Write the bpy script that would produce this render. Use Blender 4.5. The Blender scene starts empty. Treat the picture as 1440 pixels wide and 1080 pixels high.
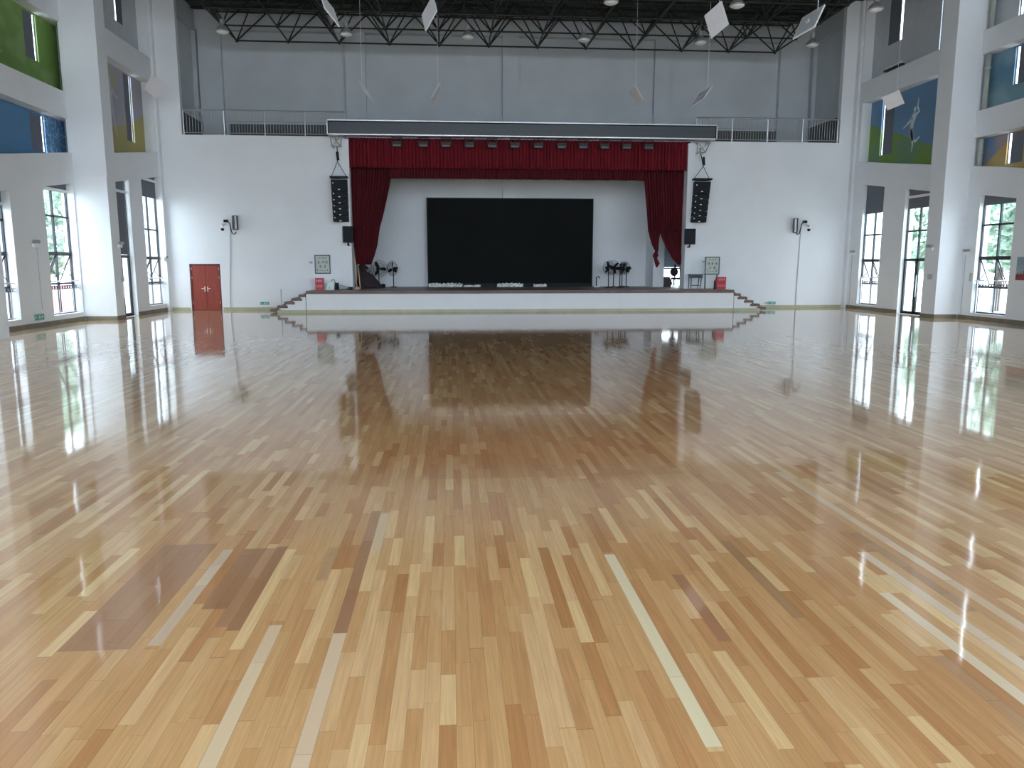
import bpy, bmesh, math, random
from mathutils import Vector, Matrix
random.seed(7)
PI = math.pi
SC = bpy.context.scene
COL = SC.collection

# ------------------------------------------------------------------ camera model (metres; x right, y towards the stage, z up)
F = 1080.0; EYE = 2.1
PITCH = math.atan(168.0 / F); YAW = math.atan(86.0 * math.cos(PITCH) / F)
RV = Vector((math.cos(YAW), -math.sin(YAW), 0))
FV = Vector((math.sin(YAW) * math.cos(PITCH), math.cos(YAW) * math.cos(PITCH), -math.sin(PITCH)))
UV = Vector((math.sin(YAW) * math.sin(PITCH), math.cos(YAW) * math.sin(PITCH), math.cos(PITCH)))
def ray(x, y): return FV + RV * ((x - 720) / F) + UV * ((540 - y) / F)
def at(x, y, Y):            # point of the plane y = Y seen at (x, y)
    d = ray(x, y); p = d * (Y / d.y); return Vector((p.x, Y, p.z + EYE))
def on_side(x, y, X):       # point of the plane x = X
    d = ray(x, y); p = d * (X / d.x); return Vector((X, p.y, p.z + EYE))

# ------------------------------------------------------------------ materials
MATS = {}
def new_mat(name):
    m = bpy.data.materials.new(name); m.use_nodes = True
    nt = m.node_tree; nt.nodes.clear()
    out = nt.nodes.new('ShaderNodeOutputMaterial'); b = nt.nodes.new('ShaderNodeBsdfPrincipled')
    nt.links.new(b.outputs[0], out.inputs[0]); MATS[name] = m
    return m, nt, b
def noise_mat(name, col, rough=0.6, metal=0.0, var=0.08, scale=3.0, stretch=(1, 1, 1), bump=0.0, coat=0.0):
    m, nt, b = new_mat(name)
    tc = nt.nodes.new('ShaderNodeTexCoord'); mp = nt.nodes.new('ShaderNodeMapping'); mp.inputs['Scale'].default_value = stretch
    n = nt.nodes.new('ShaderNodeTexNoise'); n.inputs['Scale'].default_value = scale; n.inputs['Detail'].default_value = 5
    r = nt.nodes.new('ShaderNodeValToRGB')
    r.color_ramp.elements[0].position = 0.3; r.color_ramp.elements[1].position = 0.7
    r.color_ramp.elements[0].color = tuple(c * (1 - var) for c in col) + (1,)
    r.color_ramp.elements[1].color = tuple(min(1, c * (1 + var)) for c in col) + (1,)
    nt.links.new(tc.outputs['Object'], mp.inputs[0]); nt.links.new(mp.outputs[0], n.inputs['Vector'])
    nt.links.new(n.outputs[0], r.inputs[0]); nt.links.new(r.outputs[0], b.inputs['Base Color'])
    b.inputs['Roughness'].default_value = rough; b.inputs['Metallic'].default_value = metal
    b.inputs['Coat Weight'].default_value = coat
    if bump:
        bp = nt.nodes.new('ShaderNodeBump'); bp.inputs['Strength'].default_value = bump; bp.inputs['Distance'].default_value = 0.01
        nt.links.new(n.outputs[0], bp.inputs['Height']); nt.links.new(bp.outputs[0], b.inputs['Normal'])
    return m
WHITE = noise_mat('white_plaster', (0.79, 0.825, 0.86), 0.75, var=0.025, scale=0.7)
STAGEWHITE = noise_mat('stage_front_paint', (0.76, 0.79, 0.81), 0.6, var=0.02, scale=1.0)
GALLERY_DIM = noise_mat('gallery_plaster_dimmed', (0.57, 0.61, 0.64), 0.8, var=0.05, scale=0.8)  # the white wall plaster, darkened to put the gallery's dim light into its colour
DADO = noise_mat('gallery_dado', (0.10, 0.115, 0.125), 0.7, var=0.1)
SKIRT = noise_mat('skirting_brown', (0.20, 0.18, 0.13), 0.5, var=0.2, scale=2.0)
SKIRTG = noise_mat('skirting_olive', (0.42, 0.43, 0.30), 0.5, var=0.1)
BLACK = noise_mat('black_metal', (0.014, 0.016, 0.02), 0.5, metal=0.0, var=0.2)
BLACKP = noise_mat('black_plastic', (0.010, 0.013, 0.018), 0.6, var=0.25, scale=30)
FRAMEM = noise_mat('window_frame_metal', (0.03, 0.035, 0.042), 0.4, metal=0.4, var=0.1)
STEEL = noise_mat('stainless_steel', (0.62, 0.64, 0.66), 0.3, metal=0.9, var=0.05)
SILVER = noise_mat('aluminium_frame', (0.72, 0.74, 0.76), 0.35, metal=0.6, var=0.04)
PANELG = noise_mat('dark_grey_panel', (0.055, 0.068, 0.08), 0.45, var=0.08, scale=1.5, stretch=(0.2, 1, 6))
SCREEN = noise_mat('led_screen_face', (0.006, 0.0075, 0.0075), 0.7, var=0.15, scale=0.5)
SCREEN.node_tree.nodes['Principled BSDF'].inputs['Specular IOR Level'].default_value = 0.12
for _m in (BLACKP, BLACK): _m.node_tree.nodes['Principled BSDF'].inputs['Specular IOR Level'].default_value = 0.2
TRUSS = noise_mat('truss_paint', (0.010, 0.016, 0.014), 0.5, var=0.2)
ROOF = noise_mat('roof_sheet', (0.05, 0.062, 0.058), 0.6, var=0.35, scale=1.2, stretch=(0.15, 4, 1))
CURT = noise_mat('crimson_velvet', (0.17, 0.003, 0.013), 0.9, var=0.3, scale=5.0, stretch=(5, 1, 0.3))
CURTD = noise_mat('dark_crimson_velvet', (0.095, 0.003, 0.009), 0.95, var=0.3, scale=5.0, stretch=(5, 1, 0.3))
DOORM = noise_mat('red_brown_wood', (0.27, 0.045, 0.03), 0.4, var=0.18, scale=4, stretch=(8, 1, 0.5))
DOORF = noise_mat('dark_door_frame', (0.13, 0.025, 0.022), 0.45, var=0.1)
BRASS = noise_mat('pale_brass', (0.85, 0.72, 0.62), 0.35, metal=0.1, var=0.03)
BROWN = noise_mat('stair_tread_wood', (0.135, 0.085, 0.07), 0.5, var=0.25, scale=3)
DECK = noise_mat('stage_boards', (0.24, 0.20, 0.165), 0.45, var=0.15, scale=2, stretch=(1, 4, 1))
BLIND = noise_mat('roller_blind_cloth', (0.135, 0.15, 0.185), 0.8, var=0.06, scale=6)
BAR = noise_mat('white_rail_paint', (0.82, 0.84, 0.86), 0.4, var=0.02)
LAMPW = noise_mat('lamp_white_glass', (0.82, 0.84, 0.82), 0.3, var=0.03)
LAMPG = noise_mat('lamp_grey_metal', (0.38, 0.40, 0.39), 0.35, metal=0.5, var=0.1)
BOARD = noise_mat('acoustic_white', (0.80, 0.80, 0.83), 0.6, var=0.03)
CABLE = noise_mat('grey_conduit', (0.45, 0.48, 0.50), 0.5, var=0.05)
RED = noise_mat('fire_red', (0.50, 0.03, 0.05), 0.4, var=0.12)
INKRED = noise_mat('pale_pink_ink', (0.85, 0.55, 0.58), 0.5, var=0.03)
GREENP = noise_mat('pale_green_plastic', (0.62, 0.74, 0.66), 0.4, var=0.04)
EXITG = noise_mat('exit_green', (0.03, 0.36, 0.24), 0.4, var=0.08)
SLATE = noise_mat('board_frame_slate', (0.055, 0.085, 0.095), 0.5, var=0.1)
PAPER = noise_mat('board_paper', (0.50, 0.55, 0.51), 0.6, var=0.08, scale=5)
INK = noise_mat('dark_ink', (0.04, 0.05, 0.06), 0.6, var=0.1)
PALEWOOD = noise_mat('pale_broom_wood', (0.62, 0.42, 0.25), 0.6, var=0.12, scale=5)
PLUM = noise_mat('plum_cloth', (0.045, 0.028, 0.038), 0.9, var=0.3, scale=6)
TABLEM = noise_mat('table_slate', (0.10, 0.125, 0.15), 0.5, var=0.1)
LECT = noise_mat('grey_brown_vinyl', (0.085, 0.068, 0.065), 0.6, var=0.15)
CONC = noise_mat('outdoor_paving', (0.62, 0.60, 0.56), 0.8, var=0.1)
PINKW = noise_mat('pink_outdoor_wall', (0.62, 0.25, 0.27), 0.8, var=0.12)
LEAF = noise_mat('tree_leaves', (0.40, 0.50, 0.40), 0.8, var=0.5, scale=5)
BARK = noise_mat('tree_bark', (0.12, 0.09, 0.07), 0.9, var=0.2)
PIPE = noise_mat('painted_pipe', (0.42, 0.46, 0.42), 0.5, var=0.08)
MURALW = noise_mat('mural_plain', (0.56, 0.59, 0.62), 0.75, var=0.04)
FIGURE = noise_mat('mural_figure_white', (0.60, 0.68, 0.74), 0.7, var=0.12, scale=4)
GREYCL = noise_mat('grey_cloth', (0.42, 0.43, 0.45), 0.8, var=0.15)
FOIL = noise_mat('crumpled_film', (0.78, 0.82, 0.82), 0.25, var=0.2, scale=9)

def mural_mat(name, c_top, c_bot, line, seam=0.02, third=None, speck=None):
    """two painted colour fields parted by the line  z = a*y + b + wave  in room coordinates"""
    a, b, wave = line
    m, nt, bs = new_mat(name)
    N, L = nt.nodes.new, nt.links.new
    g = N('ShaderNodeNewGeometry'); s = N('ShaderNodeSeparateXYZ'); L(g.outputs['Position'], s.inputs[0])
    def mth(op, x, y=None):
        n = N('ShaderNodeMath'); n.operation = op
        for i, v in enumerate((x, y)):
            if v is None: continue
            if isinstance(v, (int, float)): n.inputs[i].default_value = v
            else: L(v, n.inputs[i])
        return n.outputs[0]
    no = N('ShaderNodeTexNoise'); no.inputs['Scale'].default_value = 0.8; no.inputs['Detail'].default_value = 2; L(g.outputs['Position'], no.inputs['Vector'])
    d = mth('SUBTRACT', s.outputs[2], mth('ADD', mth('MULTIPLY', s.outputs[1], a), b))
    d = mth('ADD', d, mth('MULTIPLY', mth('SUBTRACT', no.outputs[0], 0.5), wave))
    r = N('ShaderNodeMapRange'); r.inputs[1].default_value = -seam; r.inputs[2].default_value = seam; L(d, r.inputs[0])
    mx = N('ShaderNodeMix'); mx.data_type = 'RGBA'; L(r.outputs[0], mx.inputs[0])
    mx.inputs[6].default_value = c_bot + (1,); mx.inputs[7].default_value = c_top + (1,)
    last = mx.outputs[2]
    if third:
        n2 = N('ShaderNodeTexNoise'); n2.inputs['Scale'].default_value = third[1]; n2.inputs['Detail'].default_value = 1; L(g.outputs['Position'], n2.inputs['Vector'])
        r2 = N('ShaderNodeMapRange'); r2.inputs[1].default_value = 0.5; r2.inputs[2].default_value = 0.62; L(n2.outputs[0], r2.inputs[0])
        k = mth('MULTIPLY', r2.outputs[0], third[2])
        m2 = N('ShaderNodeMix'); m2.data_type = 'RGBA'; L(k, m2.inputs[0]); L(last, m2.inputs[6]); m2.inputs[7].default_value = third[0] + (1,); last = m2.outputs[2]
    if speck:
        n3 = N('ShaderNodeTexNoise'); n3.inputs['Scale'].default_value = 9; n3.inputs['Detail'].default_value = 3; L(g.outputs['Position'], n3.inputs['Vector'])
        r3 = N('ShaderNodeMapRange'); r3.inputs[1].default_value = 0.52; r3.inputs[2].default_value = 0.6; L(n3.outputs[0], r3.inputs[0])
        side = N('ShaderNodeMapRange'); side.inputs[1].default_value = speck - 0.05; side.inputs[2].default_value = speck + 0.05; L(s.outputs[1], side.inputs[0])
        k = mth('MULTIPLY', mth('MULTIPLY', r3.outputs[0], side.outputs[0]), 0.45)
        m3 = N('ShaderNodeMix'); m3.data_type = 'RGBA'; L(k, m3.inputs[0]); L(last, m3.inputs[6]); m3.inputs[7].default_value = (0.6, 0.7, 0.78, 1); last = m3.outputs[2]
    L(last, bs.inputs['Base Color']); bs.inputs['Roughness'].default_value = 0.7
    return m
BLUE = (0.10, 0.24, 0.42); GREEN = (0.16, 0.30, 0.06)
M_LBLUE = mural_mat('mural_blue_left', (0.085, 0.23, 0.42), (0.085, 0.22, 0.38), (0, 6.0, 0.5), speck=29.55)
M_LGREEN = mural_mat('mural_green_left', (0.17, 0.31, 0.075), (0.14, 0.27, 0.055), (0, 9.0, 2.0), seam=1.0, third=((0.30, 0.42, 0.2), 1.1, 0.4))
M_LYEL = mural_mat('mural_yellow_left', (0.36, 0.36, 0.43), (0.40, 0.36, 0.15), (0.35, -4.2, 0.7), seam=0.06, third=((0.46, 0.40, 0.12), 0.9, 0.5))
M_RA = mural_mat('mural_hill_right', (0.13, 0.26, 0.42), (0.17, 0.29, 0.06), (0.33, -3.35, 0.4), seam=0.03, third=((0.10, 0.22, 0.36), 0.5, 0.3))
M_RBM = mural_mat('mural_sky_right', (0.10, 0.23, 0.36), (0.19, 0.32, 0.36), (0.0, 8.9, 1.5), seam=0.5, third=((0.26, 0.40, 0.46), 0.7, 0.6))
M_RBL = mural_mat('mural_ochre_right', (0.13, 0.25, 0.42), (0.44, 0.36, 0.13), (-0.66, 24.9, 0.0), seam=0.03, third=((0.48, 0.27, 0.12), 0.8, 0.5))

def glass_mat():
    m, nt, b = new_mat('window_glass')
    N, L = nt.nodes.new, nt.links.new
    t = N('ShaderNodeBsdfTransparent'); g = N('ShaderNodeBsdfGlossy'); g.inputs['Roughness'].default_value = 0.02
    t.inputs[0].default_value = (0.93, 0.97, 0.96, 1)
    mx = N('ShaderNodeMixShader'); mx.inputs[0].default_value = 0.05; L(t.outputs[0], mx.inputs[1]); L(g.outputs[0], mx.inputs[2])
    L(mx.outputs[0], [n for n in nt.nodes if n.type == 'OUTPUT_MATERIAL'][0].inputs[0])
    return m
GLASS = glass_mat()

def floor_mat():
    m, nt, b = new_mat('sprung_floor_planks')
    N, L = nt.nodes.new, nt.links.new
    def mth(op, x, y=None, z=None):
        n = N('ShaderNodeMath'); n.operation = op
        for i, v in enumerate((x, y, z)):
            if v is None: continue
            if isinstance(v, (int, float)): n.inputs[i].default_value = v
            else: L(v, n.inputs[i])
        return n.outputs[0]
    g = N('ShaderNodeNewGeometry'); s = N('ShaderNodeSeparateXYZ'); L(g.outputs['Position'], s.inputs[0])
    x, y = s.outputs[0], s.outputs[1]
    W = 0.078
    u = mth('DIVIDE', x, W); row = mth('FLOOR', u); fu = mth('SUBTRACT', u, row)
    def wn(v, dims='1D', w=None):
        n = N('ShaderNodeTexWhiteNoise'); n.noise_dimensions = dims
        if dims == '1D': L(v, n.inputs['W'])
        else: L(v, n.inputs['Vector'])
        return n
    rr = wn(row); 
    Ln = mth('ADD', mth('MULTIPLY', rr.outputs['Value'], 0.55), 0.55)
    r2 = wn(mth('ADD', row, 371.3))
    v = mth('ADD', mth('DIVIDE', y, Ln), mth('MULTIPLY', r2.outputs['Value'], 9.0))
    # bend the division so that boards of one strip differ in length
    v = mth('ADD', v, mth('MULTIPLY', mth('SINE', mth('MULTIPLY', v, 2.3)), 0.28))
    colm = mth('FLOOR', v); fv = mth('SUBTRACT', v, colm)
    cmb = N('ShaderNodeCombineXYZ'); L(row, cmb.inputs[0]); L(colm, cmb.inputs[1])
    pw = wn(cmb.outputs[0], '2D')
    ramp = N('ShaderNodeValToRGB'); e = ramp.color_ramp.elements
    e[0].position = 0.0; e[0].color = (0.50, 0.255, 0.10, 1)
    e[1].position = 1.0; e[1].color = (0.80, 0.58, 0.30, 1)
    for p, c in ((0.10, (0.545, 0.295, 0.13)), (0.30, (0.60, 0.35, 0.155)), (0.70, (0.655, 0.415, 0.195)), (0.90, (0.73, 0.495, 0.26))):
        q = ramp.color_ramp.elements.new(p); q.color = c + (1,)
    L(pw.outputs['Value'], ramp.inputs[0])
    col = ramp.outputs[0]
    def mix(fac, a, c, typ='MIX'):
        n = N('ShaderNodeMix'); n.data_type = 'RGBA'; n.blend_type = typ
        if isinstance(fac, (int, float)): n.inputs[0].default_value = fac
        else: L(fac, n.inputs[0])
        for i, vv in ((6, a), (7, c)):
            if isinstance(vv, tuple): n.inputs[i].default_value = vv
            else: L(vv, n.inputs[i])
        return n.outputs[2]
    # laid in batches: redder boards down the middle of the hall, paler ones at the sides
    big = N('ShaderNodeTexNoise'); big.inputs['Scale'].default_value = 0.22; big.inputs['Detail'].default_value = 2
    L(g.outputs['Position'], big.inputs['Vector'])
    batch = N('ShaderNodeMapRange'); batch.inputs[1].default_value = 0.40; batch.inputs[2].default_value = 0.62; L(big.outputs[0], batch.inputs[0])
    mid = N('ShaderNodeMapRange'); mid.inputs[1].default_value = 1.6; mid.inputs[2].default_value = 5.5; mid.inputs[3].default_value = 1.0; mid.inputs[4].default_value = 0.0
    L(mth('ABSOLUTE', mth('SUBTRACT', x, mth('MULTIPLY', y, 0.13))), mid.inputs[0])
    col = mix(mth('MULTIPLY', mid.outputs[0], 0.55), col, (0.86, 0.72, 0.58, 1), 'MULTIPLY')
    col = mix(mth('MULTIPLY', batch.outputs[0], 0.22), col, (0.78, 0.80, 0.74, 1), 'MULTIPLY')
    # grain
    mp = N('ShaderNodeMapping'); mp.inputs['Scale'].default_value = (60, 2.2, 1); L(g.outputs['Position'], mp.inputs[0])
    off = N('ShaderNodeVectorMath'); off.operation = 'ADD'; L(mp.outputs[0], off.inputs[0]); L(pw.outputs['Color'], off.inputs[1])
    gr = N('ShaderNodeTexNoise'); gr.inputs['Scale'].default_value = 1.0; gr.inputs['Detail'].default_value = 4; gr.inputs['Distortion'].default_value = 0.6
    L(off.outputs[0], gr.inputs['Vector'])
    gm = N('ShaderNodeMapRange'); gm.inputs[1].default_value = 0.3; gm.inputs[2].default_value = 0.7; gm.inputs[3].default_value = 0.86; gm.inputs[4].default_value = 1.08
    L(gr.outputs[0], gm.inputs[0])
    gc = N('ShaderNodeCombineColor'); [L(gm.outputs[0], gc.inputs[i]) for i in range(3)]
    col = mix(1.0, col, gc.outputs[0], 'MULTIPLY')
    # boards that were replaced: a few single boards and two re-laid patches with their own colour
    def rect(x0, x1, y0, y1):
        f = mth('MULTIPLY', mth('GREATER_THAN', x, x0), mth('LESS_THAN', x, x1))
        return mth('MULTIPLY', f, mth('MULTIPLY', mth('GREATER_THAN', y, y0), mth('LESS_THAN', y, y1)))
    B = W
    def bd(i, n=1): return (i * B, (i + n) * B)
    for (x0, x1), y0, y1, c, k in (
        (bd(14), 3.02, 5.30, (0.72, 0.62, 0.40), 0.85), (bd(-28, 5), 4.12, 5.75, (0.33, 0.17, 0.09), 0.72),
        (bd(-22, 1), 4.15, 5.62, (0.62, 0.55, 0.44), 0.5), (bd(-20, 2), 4.6, 5.62, (0.30, 0.145, 0.075), 0.75),
        (bd(-18, 1), 4.35, 5.62, (0.36, 0.19, 0.10), 0.7), (bd(-17, 1), 4.3, 5.65, (0.29, 0.14, 0.07), 0.75),
        (bd(-12), 5.0, 5.6, (0.33, 0.2, 0.13), 0.4), (bd(-9), 4.2, 6.45, (0.33, 0.17, 0.09), 0.75), (bd(-8), 5.5, 6.4, (0.60, 0.46, 0.30), 0.6),
        (bd(-9), 2.6, 4.22, (0.70, 0.54, 0.36), 0.75), (bd(-14), 2.4, 4.35, (0.70, 0.55, 0.36), 0.7), (bd(19), 3.95, 4.9, (0.34, 0.16, 0.085), 0.75),
        (bd(26), 4.2, 5.5, (0.30, 0.18, 0.09), 0.55), (bd(35), 3.0, 4.5, (0.72, 0.60, 0.42), 0.8), (bd(38), 3.2, 5.2, (0.72, 0.60, 0.44), 0.7),
        (bd(33), 3.0, 3.7, (0.32, 0.17, 0.09), 0.55), (bd(40), 4.2, 5.6, (0.33, 0.2, 0.12), 0.6), (bd(42), 3.9, 7.4, (0.66, 0.53, 0.38), 0.55),
        (bd(-4, 34), 7.4, 10.6, (0.42, 0.19, 0.085), 0.35)):
        col = mix(mth('MULTIPLY', rect(x0, x1, y0, y1), k), col, c + (1,))
    # seams
    eu = mth('MINIMUM', fu, mth('SUBTRACT', 1.0, fu)); ev = mth('MINIMUM', fv, mth('SUBTRACT', 1.0, fv))
    su = mth('LESS_THAN', eu, 0.014); sv = mth('LESS_THAN', mth('MULTIPLY', ev, Ln), 0.0016)
    seam = mth('MAXIMUM', su, sv)
    col = mix(mth('MULTIPLY', seam, 0.42), col, (0.10, 0.055, 0.03, 1))
    L(col, b.inputs['Base Color'])
    b.inputs['Roughness'].default_value = 0.42; b.inputs['IOR'].default_value = 1.45
    b.inputs['Coat Weight'].default_value = 1.0; b.inputs['Coat IOR'].default_value = 1.9; b.inputs['Specular IOR Level'].default_value = 0.15
    cr = N('ShaderNodeTexNoise'); cr.inputs['Scale'].default_value = 0.9; L(g.outputs['Position'], cr.inputs['Vector'])
    cm = N('ShaderNodeMapRange'); cm.inputs[3].default_value = 0.03; cm.inputs[4].default_value = 0.08; L(cr.outputs[0], cm.inputs[0])
    L(cm.outputs[0], b.inputs['Coat Roughness'])
    # each board lies at a very slightly different tilt; the lacquer ripples along it
    sub = N('ShaderNodeVectorMath'); sub.operation = 'SUBTRACT'; L(pw.outputs['Color'], sub.inputs[0]); sub.inputs[1].default_value = (0.5, 0.5, 0.5)
    mul = N('ShaderNodeVectorMath'); mul.operation = 'MULTIPLY'; L(sub.outputs[0], mul.inputs[0]); mul.inputs[1].default_value = (0.0035, 0.0016, 0.0)
    wv = N('ShaderNodeTexNoise'); wv.inputs['Scale'].default_value = 3.0; wv.inputs['Detail'].default_value = 2; L(g.outputs['Position'], wv.inputs['Vector'])
    s2 = N('ShaderNodeVectorMath'); s2.operation = 'SUBTRACT'; L(wv.outputs['Color'], s2.inputs[0]); s2.inputs[1].default_value = (0.5, 0.5, 0.5)
    m2 = N('ShaderNodeVectorMath'); m2.operation = 'MULTIPLY'; L(s2.outputs[0], m2.inputs[0]); m2.inputs[1].default_value = (0.0025, 0.0018, 0.0)
    a1 = N('ShaderNodeVectorMath'); a1.operation = 'ADD'; L(mul.outputs[0], a1.inputs[0]); L(m2.outputs[0], a1.inputs[1])
    a2 = N('ShaderNodeVectorMath'); a2.operation = 'ADD'; L(a1.outputs[0], a2.inputs[0]); L(g.outputs['Normal'], a2.inputs[1])
    nn = N('ShaderNodeVectorMath'); nn.operation = 'NORMALIZE'; L(a2.outputs[0], nn.inputs[0])
    L(nn.outputs[0], b.inputs['Coat Normal']); L(nn.outputs[0], b.inputs['Normal'])
    return m
FLOOR = floor_mat()

# ------------------------------------------------------------------ mesh helpers
class MB:
    def __init__(s): s.v = []; s.f = []; s.smooth = False
    def box(s, x0, x1, y0, y1, z0, z1):
        if x0 > x1: x0, x1 = x1, x0
        if y0 > y1: y0, y1 = y1, y0
        if z0 > z1: z0, z1 = z1, z0
        n = len(s.v)
        s.v += [(x, y, z) for z in (z0, z1) for y in (y0, y1) for x in (x0, x1)]
        s.f += [tuple(n + i for i in q) for q in ((0, 2, 3, 1), (4, 5, 7, 6), (0, 1, 5, 4), (2, 6, 7, 3), (0, 4, 6, 2), (1, 3, 7, 5))]
        return s
    def obox(s, c, ax, ay, az):   # oriented box: centre, three half-axis vectors
        n = len(s.v); c = Vector(c); ax, ay, az = map(Vector, (ax, ay, az))
        for k in (-1, 1):
            for j in (-1, 1):
                for i in (-1, 1): s.v.append(tuple(c + ax * i + ay * j + az * k))
        s.f += [tuple(n + i for i in q) for q in ((0, 2, 3, 1), (4, 5, 7, 6), (0, 1, 5, 4), (2, 6, 7, 3), (0, 4, 6, 2), (1, 3, 7, 5))]
        return s
    def tube(s, pts, r, n=8, caps=True):
        pts = [Vector(p) for p in pts]; base = len(s.v)
        rs = r if isinstance(r, (list, tuple)) else [r] * len(pts)
        t0 = (pts[1] - pts[0]).normalized(); up = Vector((0, 0, 1)) if abs(t0.z) < 0.9 else Vector((1, 0, 0))
        a = t0.cross(up).normalized()
        for i, p in enumerate(pts):
            t = (pts[min(i + 1, len(pts) - 1)] - pts[max(i - 1, 0)]).normalized()
            a = (a - t * a.dot(t)).normalized(); b = t.cross(a)
            for k in range(n):
                w = 2 * PI * k / n; s.v.append(tuple(p + (a * math.cos(w) + b * math.sin(w)) * rs[i]))
        for i in range(len(pts) - 1):
            for k in range(n):
                q = base + i * n; s.f.append((q + k, q + (k + 1) % n, q + n + (k + 1) % n, q + n + k))
        if caps:
            s.f.append(tuple(base + k for k in range(n))[::-1]); s.f.append(tuple(base + (len(pts) - 1) * n + k for k in range(n)))
        return s
    def lathe(s, c, prof, n=16, axis='Z'):   # prof: (radius, height)
        base = len(s.v); c = Vector(c)
        for r, h in prof:
            for k in range(n):
                w = 2 * PI * k / n; d = Vector((r * math.cos(w), r * math.sin(w), h))
                if axis == 'Y': d = Vector((d.x, d.z, d.y))
                s.v.append(tuple(c + d))
        for i in range(len(prof) - 1):
            for k in range(n):
                q = base + i * n; s.f.append((q + k, q + (k + 1) % n, q + n + (k + 1) % n, q + n + k))
        s.f.append(tuple(base + k for k in range(n))[::-1]); s.f.append(tuple(base + (len(prof) - 1) * n + k for k in range(n)))
        return s
    def slab(s, axis, pos, back, outer, holes=()):
        """a wall in the plane axis=pos, reaching back to axis=back, outline `outer` [(a,z)] with holes"""
        loops = [list(outer)] + [list(h) for h in holes]
        P = (lambda a, z, q: (q, a, z)) if axis == 'X' else (lambda a, z, q: (a, q, z))
        edges = [(l[i], l[(i + 1) % len(l)]) for l in loops for i in range(len(l))]
        edges = [(p, q) if p[0] < q[0] else (q, p) for p, q in edges if abs(p[0] - q[0]) > 1e-6]
        cuts = sorted({round(p[0], 5) for l in loops for p in l})
        def zat(e, a): (a0, z0), (a1, z1) = e; return z0 + (z1 - z0) * (a - a0) / (a1 - a0)
        for a0, a1 in zip(cuts, cuts[1:]):
            if a1 - a0 < 1e-4: continue
            am = (a0 + a1) / 2
            act = sorted([e for e in edges if e[0][0] < am < e[1][0]], key=lambda e: zat(e, am))
            for lo, hi in zip(act[0::2], act[1::2]):
                n = len(s.v)
                for q in (pos, back): s.v += [P(a0, zat(lo, a0), q), P(a1, zat(lo, a1), q), P(a1, zat(hi, a1), q), P(a0, zat(hi, a0), q)]
                s.f += [(n, n + 1, n + 2, n + 3), (n + 4, n + 7, n + 6, n + 5)] + [(n + k, n + (k + 1) % 4, n + 4 + (k + 1) % 4, n + 4 + k) for k in range(4)]
        return s
    def build(s, name, mat, parent=None, smooth=False):
        me = bpy.data.meshes.new(name); me.from_pydata(s.v, [], s.f); me.update()
        bm = bmesh.new(); bm.from_mesh(me); bmesh.ops.recalc_face_normals(bm, faces=bm.faces[:]); bm.to_mesh(me); bm.free()
        me.materials.append(mat)
        if smooth: me.polygons.foreach_set('use_smooth', [True] * len(me.polygons))
        o = bpy.data.objects.new(name, me); COL.objects.link(o)
        if parent is not None:
            o.parent = parent; o.matrix_parent_inverse = Matrix.Translation(-Vector(parent.location)) if parent.type == 'EMPTY' else Matrix()
        return o
def tag(o, label=None, cat=None, group=None, kind=None):
    if label: o['label'] = label
    if cat: o['category'] = cat
    if group: o['group'] = group
    if kind: o['kind'] = kind
    return o
def thing(name, label, cat, loc, group=None):
    o = bpy.data.objects.new(name, None); o.empty_display_size = 0.1; COL.objects.link(o); o.location = loc
    return tag(o, label, cat, group)
def struct(name, mb, mat): return tag(mb.build(name, mat), kind='structure')
def dup(root, loc, label, group=None):
    r = root.copy(); COL.objects.link(r); r.location = loc; r['label'] = label
    if group: r['group'] = group
    for ch in root.children:
        c = ch.copy(); COL.objects.link(c); c.parent = r
        for g in ch.children:
            d = g.copy(); COL.objects.link(d); d.parent = c
    return r
def sit(o):      # parts modelled about the thing's own origin
    for c in o.children: c.matrix_parent_inverse = Matrix()

# ------------------------------------------------------------------ the hall
BACK = 36.8; REAR = -6.5; TOP = 14.3
LX1, LX2, RX1, RX2 = -13.95, -13.0, 20.0, 19.35      # wall faces: left near bay / far bay, right near bay / far bay
CL0, CL1, CR0, CR1 = 30.55, 31.3, 29.0, 29.9        # the two columns (y range)
def lowL(y): return 4.39 + 0.15 * (max(y, 24.0) - 25.9)
def topL(y): return 5.51 + 0.145 * (max(y, 24.0) - 25.9)
def lowR(y): return 4.42 + 0.15 * (max(y, 24.0) - 26.4)
def topR(y): return 5.46 + 0.148 * (max(y, 24.0) - 26.4)
def quad(y0, y1, z0, z1, f0=None, f1=None):
    a = (lambda y: f0(y)) if f0 else (lambda y: z0); b = (lambda y: f1(y)) if f1 else (lambda y: z1)
    pts = [(y0, a(y0))]
    if (f0 or f1) and y0 < 24.0 < y1: pts.append((24.0, a(24.0)))
    pts += [(y1, a(y1)), (y1, b(y1))]
    if (f0 or f1) and y0 < 24.0 < y1: pts.append((24.0, b(24.0)))
    pts.append((y0, b(y0))); return pts

struct('floor', MB().box(-15, 21, REAR - 1, BACK + 0.3, -0.3, 0), FLOOR)
rf = MB(); y = REAR - 0.5; k = 0                          # corrugated roof sheet
while y < 41.6:
    z = 14.30 + (0.10 if k % 2 else 0.0)
    rf.box(-15, 21, y, y + 0.16, z, z + 0.12); y += 0.16; k += 1
struct('ceiling', rf, ROOF)
REARW = [(-12 + 4.05 * i, -12 + 4.05 * i + 3.3, 0.3 if i != 3 else 0.012, 6.2) for i in range(8)]  # unseen glazing behind the camera, added to brighten the floor
struct('wall_rear', MB().slab('Y', REAR, REAR - 0.3, [(-15, 0), (21, 0), (21, TOP), (-15, TOP)], [[(a, c), (b, c), (b, d), (a, d)] for a, b, c, d in REARW] + [[(a, 7.6), (b, 7.6), (b, 12.6), (a, 12.6)] for a, b, c, d in REARW]), WHITE)

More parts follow.
